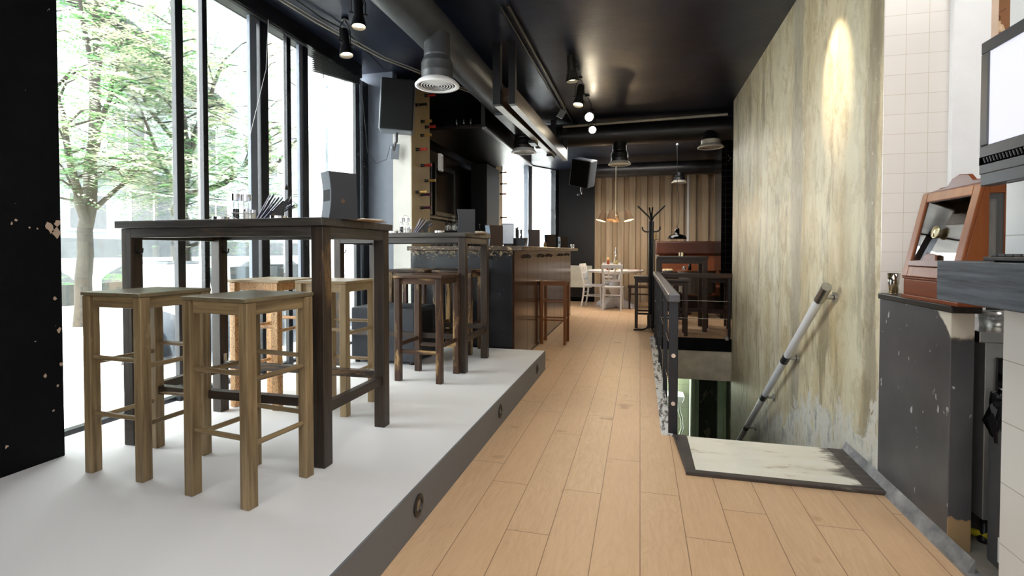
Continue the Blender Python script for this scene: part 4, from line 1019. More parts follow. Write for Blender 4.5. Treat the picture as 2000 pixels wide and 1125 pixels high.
# ------------------------------------------------------------------ spotlights
def spotlight(label, loc, aim, body, hot, power, size=1.0, group='ceiling spotlights', drop=.13, color=(1, .80, .55), ang=50):
    # loc: pivot; aim: direction of the beam
    t = thing('spotlight', label, 'spotlight', loc, 0, group)
    d = Vector(aim).normalized()
    q = d.to_track_quat('-Z', 'Y'); M = q.to_matrix().to_4x4()
    s = size
    MB().lathe([(0, .10 * s), (.030 * s, .10 * s), (.034 * s, .08 * s), (.034 * s, -.02 * s), (.044 * s, -.05 * s), (.050 * s, -.088 * s), (.053 * s, -.09 * s), (.053 * s, -.10 * s), (.047 * s, -.10 * s), (.040 * s, -.07 * s)], (0, 0, 0), 22, True, M, (1, 3, 5, 7, 8)).build('lamp_housing', body, t)
    MB().lathe([(0, -.078 * s), (.042 * s, -.078 * s), (.042 * s, -.074 * s), (0, -.074 * s)], (0, 0, 0), 20, True, M).build('bulb_face', hot, t)
    x = M @ Vector((1, 0, 0))
    b = MB(); top = Vector((0, 0, drop))
    for sg in (-1, 1):
        p = x * .048 * s * sg
        b.tube([p, p + Vector((0, 0, drop * .6)), top + x * .01 * sg], .0035, 6)
        b.tube([x * .034 * s * sg, x * .062 * s * sg], .007, 8)
    b.build('yoke', BLKMET, t)
    MB().cyl((0, 0, drop), .03, 0, .02, 14).tube([(0, 0, drop), (.03, .01, drop * .7), (.05, .0, .05), (.03, 0, .09 * s)], .003, 6).build('mount', BLKMET, t)
    l = bpy.data.lights.new('spot_beam', 'SPOT'); l.energy = power; l.color = color; l.spot_size = R(ang); l.spot_blend = .6; l.shadow_soft_size = .03
    lo = bpy.data.objects.new('spot_beam', l); COL.objects.link(lo); lo.parent = t
    lo.location = d * .11 * s; lo.rotation_euler = q.to_euler()
    return t
GUN = plain('gunmetal_lamp_body', rgb(70, 70, 66), .3, .7, .05); 
spotlight('black ceiling spotlight above the windows, nearer of the two', (-2.02, 3.36, 2.90), (.08, -.1, -1), BLKMET, BULB, 6, 1.05, drop=.15)
spotlight('black ceiling spotlight above the windows, farther and nearer the glass', (-2.36, 3.72, 2.865), (.15, -.05, -1), BLKMET, BULB, 6, 1.1, drop=.18)
spotlight('metallic ceiling spotlight, nearest of the row over the aisle', (-.655, 4.95, 2.93), (.05, .05, -1), GUN, BULB, 10, 1.25, drop=.12)
spotlight('dark ceiling spotlight, second of the row over the aisle', (-.655, 5.62, 2.87), (-.12, -.25, -1), GUN, BULB, 10, 1.2, drop=.18)
spotlight('glaring ceiling spotlight, third of the row over the aisle', (-.64, 6.3, 2.83), (.38, -1.0, -.55), GUN, BULBHOT, 12, 1.1, drop=.22, ang=60)
spotlight('glaring ceiling spotlight, farthest of the row over the aisle', (-.64, 6.95, 2.82), (.15, -1.0, -.5), BLKMET, BULBHOT, 12, 1.0, drop=.23, ang=60)
spotlight('small black spotlight hanging over the middle of the bar', (-1.90, 7.6, 2.75), (.05, -.2, -1), BLKMET, BULB, 4, .95, drop=.25)
# lamps aimed at the plaster wall, fixed on the ceiling in front of it
spotlight('black spotlight on the ceiling aimed at the plaster wall, above the picture edge', (.55, 3.50, 2.98), (.85, -.04, -1.05), BLKMET, BULB, 46, .9, drop=.07, ang=36)
spotlight('black spotlight on the ceiling aimed low at the far part of the plaster wall', (.70, 3.40, 2.98), (.43, 2.1, -1.42), BLKMET, BULB, 46, .9, drop=.07, ang=15)

# ================================================================== STAIR RAILINGS
def post(mb, x, y): mb.box(x - .012, x + .012, y - .03, y + .03, -.10, .835)
rl = thing('stair_railing', 'black steel railing with a worn top rail along the left of the stairs', 'railing', (.205, HY0, 0))
MB().box(-.035, .035, .0, 3.68, .835, .885).build('top_rail', plain('worn_dark_steel_rail', rgb(92, 92, 96), .28, .5, .12, 8), rl, .006)
for y in (.04, 1.05, 2.10, 3.10, 3.64):
    m = MB().box(-.028 if y < .1 else -.018, .028 if y < .1 else .018, y - .008, y + .008, -.10, .835)
    m.build('post', plain('black_painted_steel', rgb(26, 29, 36), .4, 0, .08, 20), rl, .003)
for z in (.20, .50):
    MB().tube([(0, .04, z), (0, 3.64, z)], .0035, 8).build('cable', CHROME, rl)
    MB().cyl((0, 0, 0), .013, 0, .012, 12, Matrix.Translation((.0, .032, z)) @ Matrix.Rotation(R(90), 4, 'X')).build('cable_nut', CHROME, rl)
    MB().cyl((0, 0, 0), .012, 0, .03, 12, Matrix.Translation((.0, 3.6, z)) @ Matrix.Rotation(R(90), 4, 'X')).build('cable_nut', CHROME, rl)
rl = thing('stair_railing', 'black railing with dark wooden top rail across the far side of the stair opening', 'railing', (.24, HY1, 0))
MB().box(.0, .93, -.03, .03, .80, .862).build('top_rail', walnut('x'), rl, .004)
MB().box(.865, .895, -.02, .02, .0, .80).build('post', BLKMET, rl, .003)
MB().box(.83, .87, -.03, .03, .0, .045).build('foot_bracket', STEEL, rl, .002)
for z in (.27, .50): MB().tube([(.0, 0, z), (.905, 0, z)], .0035, 8).build('cable', CHROME, rl)

# handrail on the plaster wall
hr = thing('wall_handrail', 'round white handrail with steel joints descending along the plaster wall', 'handrail', (1.15, 3.34, .94))
dy, dz = 2.75, -1.96; L = math.hypot(dy, dz); ux, uz = dy / L, dz / L
def hp(s_, x=-.08): return (x, s_ * ux, s_ * uz)
brk = [.12, 1.02, 1.86, 2.74]
WPIPE = plain('white_rail_sleeve', rgb(226, 228, 232), .3, 0, .02)
cuts = [0.0, .16, .98, 1.09, 1.80, 1.91, 2.70, 2.80, L]
for i in range(8):
    steel = i % 2 == 0
    MB().tube([hp(cuts[i]), hp(cuts[i + 1])], .0285 if steel else .026, 24).build('steel_joint' if steel else 'rail_sleeve', DARKST if i in (2, 4, 6) else (STEEL if steel else WPIPE), hr)
for s_ in brk:
    b = MB().tube([hp(s_), hp(s_, -.015)], .014, 12)
    M = Matrix.Translation(hp(s_, -.006)) @ Matrix.Rotation(R(90), 4, 'Y')
    b.cyl((0, 0, 0), .033, -.006, .006, 20, M)
    for a in (0, 120, 240):
        p = hp(s_, -.015); b.tube([(p[0], p[1] + .022 * math.cos(R(a)), p[2] + .022 * math.sin(R(a))), (p[0] + .012, p[1] + .022 * math.cos(R(a)), p[2] + .022 * math.sin(R(a)))], .005, 6)
    b.build('wall_bracket', STEEL, hr)
tag(MB().tube([(1.152, 6.9, 2.34), (1.10, 6.88, 2.33), (1.07, 6.87, 2.37)], .004, 6).tube([(1.11, 6.88, 2.33), (1.08, 6.92, 2.29)], .004, 6).build('wire_hook', BLKMET), 'bent wire hook sticking out at the far edge of the plaster wall', 'hook')

# step lights in the fascia
for k, (y, lb) in enumerate(((1.909, 'nearest the viewer'), (3.173, 'in the middle'), (4.398, 'at the far end'))):
    t = thing('step_light', 'round black recessed step light in the platform edge, ' + lb, 'step light', (-.885, y, .098), 0, 'recessed step lights')
    M = Matrix.Rotation(R(90), 4, 'Y')
    MB().lathe([(.046, 0), (.046, .004), (.028, .007), (.026, .001)], (0, 0, 0), 28, True, M, (1, 2)).build('bezel', BLKPL, t)
    MB().lathe([(0, .0015), (.027, .0015)], (0, 0, 0), 24, True, M).build('lens', plain('clouded_lens', rgb(126, 122, 112), .2, .4, .15, 40), t)

# ================================================================== FAR DINING AREA
WCH = plain('chalky_white_paint', rgb(232, 234, 238), .45, 0, .03)
tt_ = thing('round_table', 'round white table with condiments in front of the corrugated wall', 'table', (-.49, 10.55, 0))
MB().lathe([(0, .715), (.50, .715), (.56, .735), (.57, .75), (.565, .765), (0, .767)], (0, 0, 0), 40, split=(4,)).build('tabletop', WCH, tt_)
MB().lathe([(0, .02), (.10, .02), (.13, .10), (.085, .17), (.07, .22), (.12, .32), (.14, .42), (.10, .52), (.055, .58), (.07, .66), (.16, .70), (.16, .716), (0, .716)], (0, 0, 0), 24).build('pedestal', WCH, tt_)
for k in range(4):
    a = R(45 + 90 * k + 14); c_, s_ = math.cos(a), math.sin(a)
    M = Matrix.Rotation(a, 4, 'Z')
    MB().add([M @ Vector(p) for p in [(.08, -.06, 0), (.44, -.07, 0), (.44, .07, 0), (.08, .06, 0), (.08, -.05, .24), (.30, -.05, .15), (.42, -.06, .08), (.42, .06, .08), (.30, .05, .15), (.08, .05, .24)]],
             [(0, 3, 2, 1), (0, 1, 6, 5, 4), (3, 9, 8, 7, 2), (1, 2, 7, 6), (4, 5, 8, 9), (5, 6, 7, 8), (0, 4, 9, 3)]).build('foot', WCH, tt_, .012)
def white_chair(label, loc, rz):
    t = thing('dining_chair', label, 'chair', loc, rz, 'white wooden chairs at the round table')
    MB().prism([(-.19, -.20), (.19, -.20), (.215, .19), (-.215, .19)], .43, .462).build('seat', WCH, t, .008)
    for sx in (-1, 1):
        MB().tube([(sx * .17, .16, .43), (sx * .19, .19, 0)], [.021, .015], 10).build('leg', WCH, t)
        MB().tube([(sx * .17, -.24, 0), (sx * .165, -.19, .30), (sx * .165, -.18, .46)], [.016, .02, .021], 10).build('leg', WCH, t)
        MB().bar((sx * .165, -.18, .44), (sx * .185, -.255, .87), .034, .03).build('back_post', WCH, t, .006)
        MB().tube([(sx * .168, -.20, .24), (sx * .18, .17, .24)], .010, 8).build('stretcher', WCH, t)
    MB().tube([(-.175, .17, .20), (.175, .17, .20)], .010, 8).tube([(-.165, -.21, .30), (.165, -.21, .30)], .010, 8).build('stretcher', WCH, t)
    MB().bar((-.205, -.262, .855), (.205, -.262, .855), .028, .075).build('top_rail', WCH, t, .008)
    MB().bar((-.17, -.205, .58), (.17, -.205, .58), .02, .04).build('lower_rail', WCH, t, .004)
    for x in (-.055, .055):
        MB().bar((x, -.20, .59), (x * 1.1, -.252, .83), .022, .016).build('back_slat', WCH, t, .003)
    MB().bar((-.17, -.228, .71), (.17, -.228, .71), .014, .022).build('cross_slat', WCH, t, .003)
    return t
c1 = white_chair('white wooden chair with its back to the viewer at the round table', (-.51, 10.10, 0), R(-2))
dup(c1, 'white wooden chair at the left of the round table, seen from the side', (-.90, 10.50, 0), R(-100))
dup(c1, 'white wooden chair behind the round table against the corrugated wall', (-.60, 11.22, 0), R(184))
# things on the round table
t = thing('pepper_mill', 'red brown wooden pepper mill on the round white table', 'pepper mill', (-.62, 10.3, .767))
MB().lathe([(0, 0), (.032, 0), (.034, .02), (.022, .07), (.028, .15), (.022, .19), (.018, .20)], (0, 0, 0), 18).build('body', plain('red_brown_lacquer', rgb(128, 52, 36), .3), t)
MB().lathe([(.018, .20), (.028, .215), (.027, .235), (.010, .25), (.012, .262), (0, .27)], (0, 0, 0), 18).build('knob', plain('tan_turned_wood', rgb(206, 152, 96), .35), t)
t = thing('sauce_bottle', 'bottle of pale yellow dressing with a steel pourer on the round table', 'bottle', (-.47, 10.3, .767))
MB().lathe([(0, 0), (.042, 0), (.042, .17), (.016, .25), (.014, .33), (0, .33)], (0, 0, 0), 18).build('glass', CLEAR, t)
MB().cyl((0, 0, 0), .040, .004, .19, 18).build('dressing', plain('pale_yellow_dressing', rgb(222, 200, 140), .3), t)
MB().lathe([(.015, .33), (.016, .36), (.006, .38), (.005, .44), (0, .45)], (0, 0, 0), 10).build('pourer', CHROME, t)
tag(MB().lathe([(0, 0), (.055, 0), (.075, .05), (.07, .05), (.05, .008), (0, .008)], (-.53, 10.55, .767), 20).build('bowl', plain('dark_bowl', rgb(44, 46, 60), .3)), 'small dark bowl between the mill and the bottle on the round table', 'bowl')
tag(MB().prism([(-.12, -.08), (.14, -.08), (.14, .08), (-.12, .08)], 0, .006).build('folded_card', plain('reddish_card', rgb(160, 96, 84), .6), None, 0, loc=(-.12, 10.42, .767), rot=(0, 0, R(-12))), 'reddish card lying on the right side of the round table', 'card')
# radiator
rd = thing('radiator', 'white panel radiator on the black wall left of the dining table', 'radiator', (-1.33, 11.42, .33))
MB().box(-.29, .29, -.03, .03, 0, .48).build('panel', plain('cream_radiator_enamel', rgb(206, 206, 196), .4), rd, .008)
g_ = MB()
for k in range(26): g_.box(-.28 + k * .022, -.268 + k * .022, -.028, .028, .48, .495)
g_.build('top_grille', plain('cream_radiator_enamel', rgb(206, 206, 196), .4), rd)
MB().bar((-.2, .03, .1), (-.2, .12, .1), .03, .03).bar((.2, .03, .1), (.2, .12, .1), .03, .03).build('wall_mount', WCH, rd)
# chandelier
ch = thing('pendant_chandelier', 'chandelier with brown tapered fabric shades over the round table', 'chandelier', (-.455, 9.9, 1.82))
MB().tube([(0, 0, .02), (0, 0, .24)], .008, 8).tube([(0, 0, .24), (0, 0, 1.2)], .003, 6).lathe([(0, -.03), (.02, -.02), (.028, .0), (.012, .03), (0, .03)], (0, 0, 0), 14).build('stem', plain('brass_stem', rgb(200, 190, 160), .3, .6), ch)
SHD = plain('brown_fabric_shade', rgb(120, 92, 64), .8, 0, .1, 60)
for (a, rr) in ((200, .27), (245, .17), (-20, .24), (95, .22)):
    a = R(a); ca, sa = math.cos(a), math.sin(a)
    MB().tube([(0, 0, .0), (ca * rr * .4, sa * rr * .4, .05), (ca * rr * .8, sa * rr * .8, .09), (ca * rr, sa * rr, .06)], .005, 8).build('arm', plain('brass_stem', rgb(200, 190, 160), .3, .6), ch)
    M = Matrix.Translation((ca * rr, sa * rr, 0)) @ Matrix.Rotation(R(16), 4, Vector((-sa, ca, 0)) if True else 'X').inverted()
    s_ = MB().lathe([(.050, .10), (.092, -.09), (.090, -.09), (.048, .098)], (0, 0, 0), 20, True, M, (1, 2)).build('lamp_shade', SHD, ch)
    MB().sphere((0, 0, -.03), .026).build('bulb', emis('shade_bulb', (1, .78, .48, 1), 22), s_).matrix_basis = M
for (dx, dy_) in ((-.24, -.08), (.22, -.08)):
    l = bpy.data.lights.new('shade_glow', 'POINT'); l.energy = 14; l.color = (1, .75, .45); l.shadow_soft_size = .05
    lo = bpy.data.objects.new('shade_glow', l); COL.objects.link(lo); lo.parent = ch; lo.location = (dx, dy_, -.10)
# coat stand
cs = thing('coat_stand', 'tall black metal coat stand with six arms beside the stair railing', 'coat stand', (.155, 7.55, 0))
MB().tube([(-.022, 0, .04), (-.022, 0, 1.58)], .014, 12).tube([(.022, 0, .04), (.022, 0, 1.58)], .014, 12).tube([(0, .02, .04), (0, .02, 1.70)], .012, 12).build('pole', BLKMET, cs)
MB().cyl((0, 0, 0), .05, .05, .24, 6).build('base_block', BLKMET, cs, .004)
for (x, y, zt, z0) in ((-.19, .0, 1.80, 1.64), (.19, 0, 1.80, 1.64), (-.03, -.16, 1.76, 1.62), (.02, .16, 1.79, 1.62)):
    MB().tube([(x * .05, y * .05, z0 - .05), (x * .15, y * .15, z0), (x, y, zt)], .012, 10).build('upper_arm', BLKMET, cs)
for sg in (-1, 1):
    MB().tube([(0, 0, 1.45), (sg * .03, 0, 1.43), (sg * .085, 0, 1.43), (sg * .12, 0, 1.46), (sg * .125, 0, 1.50)], .011, 10).build('lower_hook', BLKMET, cs)
for (x, y) in ((-.24, -.06), (.07, -.24), (.22, .10), (-.05, .24)):
    MB().tube([(x * .1, y * .1, .08), (x * .25, y * .25, .03), (x * .5, y * .5, .014), (x, y, .013)], .012, 10).build('foot', BLKMET, cs)
# candle sconce on stand
t = thing('candle_stand', 'cream pillar candle on a thin black stand beside the coat stand', 'candle', (.26, 9.6, 0))
MB().tube([(0, 0, 0), (0, 0, 1.35)], .009, 8).lathe([(0, 1.35), (.07, 1.355), (.07, 1.362), (0, 1.362)], (0, 0, 0), 16).cyl((0, 0, 0), .12, 0, .012, 20).build('stand', BLKMET, t)
MB().cyl((-.012, 0, 0), .048, 1.362, 1.475, 18).build('candle', plain('cream_candle_wax', rgb(214, 186, 132), .5), t)
# black enamel pendant
t = thing('pendant_lamp', 'black enamel dome pendant lamp hanging before the corrugated wall', 'lamp', (.61, 9.0, 1.355))
MB().lathe([(.155, 0), (.16, .006), (.135, .055), (.09, .075), (.04, .085), (.036, .17), (.02, .19), (0, .19)], (0, 0, 0), 30, split=(1, 5)).build('lamp_shade', plain('black_enamel', rgb(10, 10, 12), .12), t)
MB().lathe([(.15, .001), (.13, .04), (0, .06)], (0, 0, 0), 24).build('inner_reflector', plain('cream_enamel', rgb(190, 180, 160), .4), t)
MB().tube([(0, 0, .19), (.02, 0, .30), (.03, 0, .5), (0, 0, .9), (-.01, 0, 1.66)], .004, 6).build('cord', BLKPL, t)
MB().sphere((-.01, 0, 1.60), .02).build('ceiling_rose', GREYPL, t)

# dark tall table and stools behind the far railing
t = thing('high_table', 'dark walnut tall table behind the far stair railing', 'table', (.59, 7.92, 0))
MB().box(-.35, .35, -.31, .31, 1.035, 1.075).build('tabletop', walnut('x'), t, .004)
for sy in (-1, 1):
    MB().box(-.30, .30, sy * .285 - .012, sy * .285 + .012, .97, 1.035).build('apron', walnut('x'), t)
    for sx in (-1, 1): MB().box(sx * .31 - .032, sx * .31 + .032, sy * .27 - .032, sy * .27 + .032, 0, 1.035).build('leg', walnut('z'), t, .003)
for sx in (-1, 1): MB().box(sx * .31 - .012, sx * .31 + .012, -.25, .25, .24, .29).build('stretcher', walnut('y'), t)
MB().box(-.29, .29, -.012, .012, .25, .30).build('stretcher', walnut('x'), t)
def walnut_stool(label, loc, rz, S=.30, H=.76):
    t = thing('bar_stool', label, 'stool', loc, rz, 'dark walnut stools behind the stair railing')
    MB().box(-S / 2 - .04, S / 2 + .04, -S / 2 - .04, S / 2 + .04, H - .03, H).build('seat', walnut('x'), t, .004)
    for sy in (-1, 1):
        MB().box(-S / 2, S / 2, sy * S / 2 - .01, sy * S / 2 + .01, H - .08, H - .03).build('apron', walnut('x'), t)
        MB().box(-S / 2, S / 2, sy * S / 2 - .01, sy * S / 2 + .01, .22, .25).build('stretcher', walnut('x'), t)
    for sx in (-1, 1):
        MB().box(sx * S / 2 - .01, sx * S / 2 + .01, -S / 2, S / 2, .28, .31).build('stretcher', walnut('y'), t)
        for sy in (-1, 1): MB().box(sx * S / 2 - .023, sx * S / 2 + .023, sy * S / 2 - .023, sy * S / 2 + .023, 0, H - .03).build('leg', walnut('z'), t, .003)
    return t
ws = walnut_stool('dark walnut stool just behind the far railing, lowest in view', (.455, 7.32, 0), R(0))
dup(ws, 'dark walnut stool at the right near the black tiled pillar', (1.125, 8.16, 0), R(-2))
dup(ws, 'dark walnut stool behind the tall table, mostly hidden', (.42, 8.62, 0), R(3))
# side table left of the coat stand
t = thing('side_table', 'narrow dark wooden table partly behind the coat stand', 'table', (.155, 7.98, 0))
MB().box(-.24, .08, -.24, .24, .74, .775).build('tabletop', walnut('x'), t, .004)
for sy in (-1, 1):
    MB().box(-.2, .04, sy * .2 - .01, sy * .2 + .01, .68, .74).build('apron', walnut('x'), t)
    MB().box(-.2, .04, sy * .2 - .01, sy * .2 + .01, .20, .23).build('stretcher', walnut('x'), t)
    for xc in (-.205, .05): MB().box(xc - .023, xc + .023, sy * .2 - .023, sy * .2 + .023, 0, .74).build('leg', walnut('z'), t, .003)
# low dark chair further back
t = thing('low_bench', 'low dark wooden bench seat in front of the corrugated wall', 'bench', (.05, 10.45, 0))
MB().box(-.28, .30, -.2, .2, .42, .46).build('seat', walnut('x'), t, .004)
for sx in (-1, 1):
    for sy in (-1, 1): MB().taper((sx * .25, sy * .16, 0), (sx * .24, sy * .16, .42), .035, .045).build('leg', walnut('z'), t)
MB().box(-.24, .25, -.17, -.15, .28, .31).build('stretcher', walnut('x'), t)
t = thing('low_stool', 'round white upholstered stool below the tall table', 'stool', (.45, 9.15, 0))
MB().lathe([(0, .40), (.18, .40), (.20, .44), (.18, .49), (0, .51)], (0, 0, 0), 24).build('seat', plain('pale_blue_upholstery', rgb(170, 180, 200), .7), t)
for a in (45, 135, 225, 315): MB().tube([(.13 * math.cos(R(a)), .13 * math.sin(R(a)), .40), (.17 * math.cos(R(a)), .17 * math.sin(R(a)), 0)], .014, 8).build('leg', BLKMET, t)
# leather bench
LEA = plain('dark_brown_leather', rgb(74, 40, 28), .4, 0, .1, 3, .1); LEB = plain('tan_brown_leather', rgb(136, 78, 46), .45, 0, .08, 3, .1)
t = thing('leather_bench', 'high backed brown leather bench under the corrugated wall', 'bench', (1.02, 10.46, 0))
MB().box(-.66, .80, .0, .12, .50, 1.08).build('back_panel', LEB, t, .02)
MB().box(-.72, .75, -.05, .14, 1.08, 1.345).build('head_roll', LEA, t, .04, 4)
MB().box(-.70, .75, -.45, .05, .30, .50).build('seat', LEB, t, .03, 3)
MB().box(-.68, .73, -.40, .05, .0, .30).build('base', walnut('x'), t, .004)
# tub chair
t = thing('tub_chair', 'grey upholstered tub chair with a curved wooden rim', 'chair', (.98, 9.55, 0))
def arc(r0, r1, a0, a1, n=16):
    o = [(r1 * math.cos(R(a0 + (a1 - a0) * i / n)), r1 * math.sin(R(a0 + (a1 - a0) * i / n))) for i in range(n + 1)]
    return o + [(r0 * math.cos(R(a1 - (a1 - a0) * i / n)), r0 * math.sin(R(a1 - (a1 - a0) * i / n))) for i in range(n + 1)]
MB().prism(arc(.27, .32, 180, 360), .42, .79).build('back_shell', plain('grey_upholstery', rgb(96, 90, 82), .8), t)
MB().prism(arc(.26, .335, 178, 362), .79, .815).build('wooden_rim', orangewood('x'), t, .004)
MB().lathe([(0, .38), (.26, .38), (.27, .42), (.25, .47), (0, .48)], (0, 0, 0), 28).build('seat', plain('grey_upholstery', rgb(96, 90, 82), .8), t)
for a in (45, 135, 225, 315): MB().tube([(.2 * math.cos(R(a)), .2 * math.sin(R(a)), .38), (.24 * math.cos(R(a)), .24 * math.sin(R(a)), 0)], .018, 8).build('leg', walnut('z'), t)
t = thing('low_table', 'small dark dining table carrying a bread basket behind the tall table', 'table', (.62, 9.74, 0))
MB().box(-.22, .42, -.22, .20, .74, .77).build('tabletop', walnut('x'), t, .004)
MB().cyl((.1, 0, 0), .03, .02, .74, 16).cyl((.1, 0, 0), .2, 0, .02, 24).build('pedestal', BLKMET, t)
random.seed(5)
bk = tag(MB().lathe([(0, 0), (.09, 0), (.12, .03), (.115, .03), (.085, .006), (0, .006)], (.48, 9.66, .77), 20).build('bread_plate', WHITEGL), 'white plate with bread on the small dark dining table', 'plate')
for k in range(4):
    tag(MB().sphere((.44 + .035 * k, 9.66 + .02 * (k % 2), .805), .028, 12, 8, (1.5, 1.1, .8)).build('bread_slice', plain('pale_bread', rgb(224, 204, 160), .7)), 'pale slice of bread on the white plate behind the tall table, ' + ('leftmost', 'second from left', 'second from right', 'rightmost')[k], 'bread', 'bread on the plate')
tag(MB().cyl((.60, 7.80, 1.075), .045, 0, .055, 20).build('metal_cup', plain('brass_cup', (0.75, .62, .4, 1), .25, 1.0)), 'short brass cup standing on the tall walnut table', 'cup')
tag(MB().lathe([(0, 0), (.03, 0), (.034, .1), (.032, .1), (.028, .005), (0, .005)], (.78, 9.7, .77), 14).build('water_glass', CLEAR), 'clear water glass on the small dining table', 'glass')
tag(MB().lathe([(0, 0), (.028, 0), (.028, .12), (.012, .16), (.012, .2), (0, .2)], (.88, 9.7, .77), 14).build('sauce_bottle', plain('dark_bottle_glass', rgb(24, 22, 24), .15)), 'small dark bottle beside the water glass', 'bottle')
# tiled pillar
struct('wall_pillar', MB().box(1.335, 2.2, 9.2, 9.97, 0, 3.02), TILEB, 'black tiled pillar beyond the plaster wall')

# ================================================================== NEAR RIGHT CORNER
CABW = wood('reddish_brown_veneer', rgb(116, 60, 28), rgb(150, 86, 44), 'z', None, 0, .34, 14, spec=.35)
CABR = wood('polished_red_brown_wood', rgb(100, 48, 26), rgb(130, 68, 38), 'y', None, 0, .3, 14, spec=.35)
cab = thing('display_case', 'slanted wooden display case with a brass dial on the black half wall', 'display case', (1.135, 2.4, .945))
# base block, local: x away from aisle, y along aisle (-.2 near .. .2 far)
MB().box(0, .17, -.205, .20, .015, .085).build('base', CABR, cab, .005)
MB().box(-.006, .18, -.212, .206, 0, .016).box(-.003, .175, -.208, .203, .085, .094).build('moulding', CABR, cab, .003)
sidep = [(.004, .094), (.165, .094), (.165, .445), (.079, .445)]
for (a, b) in ((.185, .20),): MB().prism(sidep, a, b, 'y').build('side_panel', CABW, cab, .002)
MB().prism([(.004, .094), (.092, .094), (.092, .445), (.079, .445)], -.20, -.185, 'y').box(.138, .165, -.20, -.185, .094, .445).box(.092, .138, -.20, -.185, .415, .445).box(.092, .138, -.20, -.185, .094, .12).build('side_panel', CABW, cab, .002)
MB().box(.092, .138, -.197, -.194, .12, .415).build('side_glass', CLEAR, cab)
MB().box(.152, .165, -.185, .185, .094, .445).build('back_panel', plain('pale_case_lining', rgb(190, 170, 150), .5), cab)
MB().box(.102, .130, -.18, -.12, .13, .40).build('inner_column', plain('pale_pink_card', rgb(205, 188, 176), .6), cab, .012)
MB().box(.072, .17, -.20, .20, .445, .458).build('top', CABR, cab, .004)
# slanted door: plane from (0,.094) to (.10,.445)
sl = math.atan2(.075, .351)
def onf(y0, y1, s0, s1, th0, th1):
    # box in the plane of the slanted front; s along the slope, th outward
    m = MB(); vs = []
    for th in (th0, th1):
        for (y, s_) in ((y0, s0), (y1, s0), (y1, s1), (y0, s1)):
            vs.append((.004 + math.sin(sl) * s_ - math.cos(sl) * th, y, .094 + math.cos(sl) * s_ + math.sin(sl) * th))
    return m.add(vs, [(0, 1, 2, 3), (7, 6, 5, 4), (0, 4, 5, 1), (1, 5, 6, 2), (2, 6, 7, 3), (3, 7, 4, 0)])
dr = MB()
for a in ((-.20, -.155, 0, .365), (.155, .20, 0, .365), (-.155, .155, .325, .365), (-.155, .155, 0, .045)):
    m = onf(*a, 0, .012); dr.add(m.v, m.f)
dr = dr.build('door_frame', CABW, cab, .003)
SHEEN = plain('dark_brown_backing', rgb(92, 72, 56), .15, 0, .2, 8)
onf(-.155, .155, .045, .325, .002, .005).build('door_glass', glassy('door_glass', (.6, .55, .5, 1), .10), cab)
onf(-.155, .155, .045, .325, -.03, -.027).build('dial_board', SHEEN, cab)
Mf = Matrix.Translation((.004 + math.sin(sl) * .19 - .012, .0, .094 + math.cos(sl) * .19)) @ Matrix.Rotation(-(PI / 2 - sl), 4, 'Y')
MB().lathe([(0, .0), (.018, .0), (.02, .006), (.026, .006), (.026, .012), (.022, .012)], (0, 0, 0), 24, True, Mf).build('dial', plain('brass_dial', (.75, .68, .45, 1), .25, 1.0), cab)
MB().lathe([(0, .004), (.019, .004)], (0, 0, 0), 24, True, Mf).build('dial_face', plain('cream_dial_face', rgb(214, 206, 170), .3), cab)
sc_ = MB(); pr = [(-.15, .045), (.15, .045), (.15, .068), (.05, .072), (.04, .095), (.015, .10), (-.015, .10), (-.04, .095), (-.05, .072), (-.15, .068)]
vs = []
for th in (.012, .02):
    for (y, s_) in pr: vs.append((.004 + math.sin(sl) * s_ - math.cos(sl) * th, y, .094 + math.cos(sl) * s_ + math.sin(sl) * th))
n_ = len(pr)
sc_.add(vs, [tuple(range(n_)), tuple(range(2 * n_ - 1, n_ - 1, -1))] + [(i, i + n_, (i + 1) % n_ + n_, (i + 1) % n_) for i in range(n_)]).build('handle_scroll', CABR, cab, .002)
MB().prism([(-.17, .458), (-.17, .475), (-.09, .48), (-.06, .505), (.0, .512), (.05, .50), (.08, .475), (.19, .465), (.19, .458)], .10, .115, 'x').build('top_crest', CABR, cab, .004)
MB().box(.12, .17, -.15, .18, .458, .478).build('top_box', CABR, cab, .004)
tag(MB().lathe([(0, 0), (.018, 0), (.026, .10), (.024, .10), (.016, .006), (0, .006)], (1.175, 2.78, .945), 16).build('gilt_glass', glassy('amber_glass', (.85, .78, .6, 1), .2)), 'small gilt rimmed glass at the corner of the plaster wall', 'glass')

# black plank ledge with keyboard
tag(MB().box(.985, 1.14, .9, 2.03, .985, 1.118).build('wall_ledge', wood('black_brushed_plank', rgb(42, 47, 55), rgb(98, 107, 119), 'y', None, 0, .45, 60), None, .003), 'thick black brushed wooden ledge on the white tiled wall', 'ledge')
t = thing('till_keyboard', 'black keyboard lying on the thick black ledge', 'keyboard', (1.07, 1.62, 1.118))
MB().box(-.075, .075, -.22, .19, .004, .016).box(-.06, .06, -.20, .17, 0, .005).build('base', BLKPL, t, .004)
random.seed(2)
for i in range(5):
    k_ = MB()
    for j in range(12): k_.box(-.066 + i * .027, -.044 + i * .027, -.205 + j * .032, -.178 + j * .032, .016, .024)
    k_.build('key_row', plain('dark_keys', rgb(36, 38, 42), .4), t, .002)
